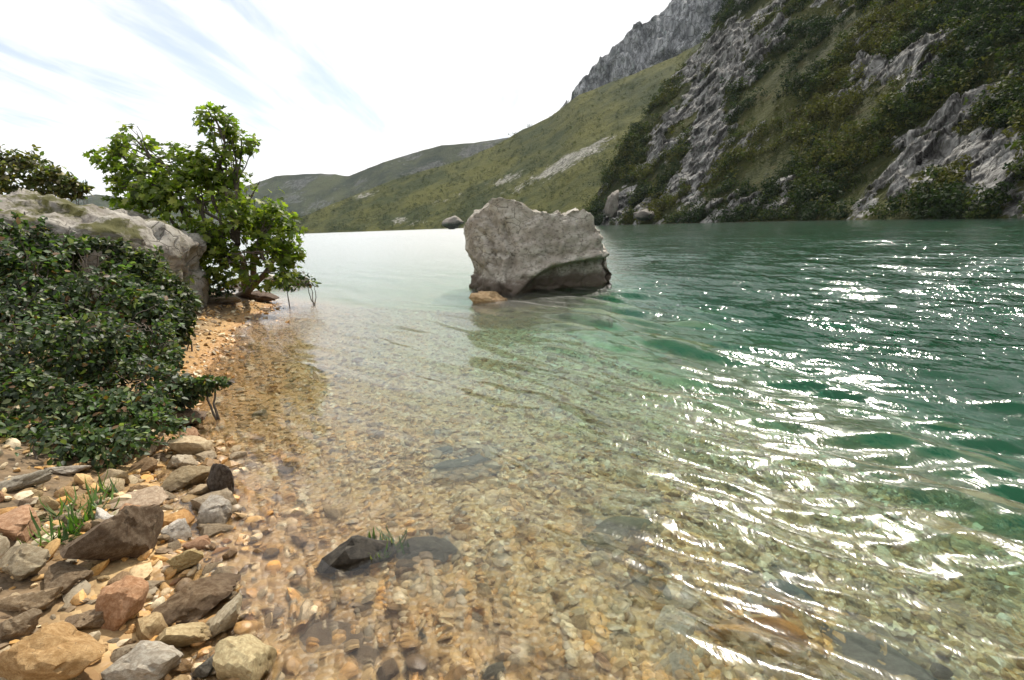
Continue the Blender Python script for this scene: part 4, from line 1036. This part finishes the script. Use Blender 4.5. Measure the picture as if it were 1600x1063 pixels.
bush('shrub', 'lighter green shrub covering the right end of the huge mossy boulder', 'bush', [(215, 432, 50, 36, 6.1, .6), (268, 476, 36, 40, 6.0, .6), (150, 402, 50, 28, 6.1, .5), (245, 505, 50, 44, 5.6, .6)], 6000, (0.05, 0.085), [(0.03, 0.05, 0.018), (0.055, 0.075, 0.025), (0.10, 0.105, 0.035)], [.4, .4, .2], 94, 300)
bush('shrub', 'olive brown shrub rising behind the huge mossy boulder', 'bush', [(15, 274, 62, 32, 10.5, .9), (75, 288, 36, 22, 10.5, .9), (112, 296, 20, 12, 10.5, .8), (-70, 280, 60, 40, 10.5, .9)], 4500, (0.08, 0.14), [(0.10, 0.11, 0.03), (0.15, 0.125, 0.04), (0.06, 0.085, 0.025)], [.45, .3, .25], 95, 150, stems=24)
bush('shrub', 'low dark shrub on the tip of the bank right of the tree', 'bush', [(458, 440, 34, 13, 10.0, .9), (488, 446, 12, 6, 10.0, .8), (330, 450, 34, 18, 9.2, .8)], 900, (0.06, 0.11), DG, [.4, .4, .15, .05], 96, 60, gap=-0.2, sprigs=6, stems=6)

# low plants: grass tuft among the stones, water plant on the black rock
def tuft(name, label, spots, n, length, width, cols, seed, lean=0.5):
    g = np.random.default_rng(seed)
    P = [hit(*s)[0] for s in spots]; b = np.mean(P, axis=0)
    o = empty(name, b); tag(o, label, 'plant')
    bl = np.array([[-.5, 0, 0], [.5, 0, 0], [-.42, .35, .10], [.42, .35, .10], [-.28, .7, .12], [.28, .7, .12], [0, 1, 0.02]])
    bf = np.array([[0, 1, 3], [0, 3, 2], [2, 3, 5], [2, 5, 4], [4, 5, 6]])
    me = mesh_np('blade', bl, bf); me.materials.append(M_LEAFO)
    for k in range(n):
        p = P[k % len(P)] + g.normal(size=3) * np.array([0.035, 0.035, 0])
        p[2] = ground_z(p[0], p[1]) + 0.0
        L = g.uniform(*length); W = g.uniform(*width)
        a = g.uniform(0, 6.28); le = g.uniform(0.15, lean)
        ax = np.array([math.cos(a) * math.sin(le * 1.5), math.sin(a) * math.sin(le * 1.5), math.cos(le * 1.5)])
        sx = np.array([-math.sin(a), math.cos(a), 0]); nz = np.cross(sx, ax)
        q = link('blade', me, None, o)
        q.matrix_local = Matrix([tuple([sx[i] * W, ax[i] * L, nz[i] * L, p[i] - b[i]]) for i in range(3)] + [(0, 0, 0, 1)])
        q.color = (*(np.array(cols[g.integers(0, len(cols))]) * g.uniform(0.75, 1.3)), 1)
    return o
GR = [(0.06, 0.12, 0.02), (0.09, 0.15, 0.03), (0.04, 0.085, 0.018), (0.13, 0.15, 0.05)]
tuft('grass_tuft', 'bright green grass tuft growing between the stones at lower left', [(110, 835), (88, 850), (132, 812), (150, 795), (105, 815), (165, 775)], 150, (0.06, 0.16), (0.008, 0.018), GR, 71, 0.75)
o = tuft('water_plant', 'small green plant growing on the black weedy rock in the water', [(600, 878), (614, 870), (588, 884)], 60, (0.05, 0.11), (0.010, 0.02), GR, 72, 0.8)
o.location.z += 0.05

# ------------------------------------------------------------------ air
bm = bmesh.new(); bmesh.ops.create_cube(bm, size=1.0)
me = bpy.data.meshes.new('haze'); bm.to_mesh(me); bm.free()
hz = link('haze', me); hz.scale = (5600, 5600, 1020); hz.location = (0, 0, 494)
t_ = NT('haze'); v_ = t_.node('ShaderNodeVolumePrincipled', {'Color': (0.78, 0.87, 1.0, 1), 'Density': 0.000045, 'Anisotropy': 0.0})
t_.l.new(v_.outputs[0], t_.out.inputs['Volume']); me.materials.append(t_.m)
tag(hz, 'thin pale blue haze in the air over the lake', kind='stuff')
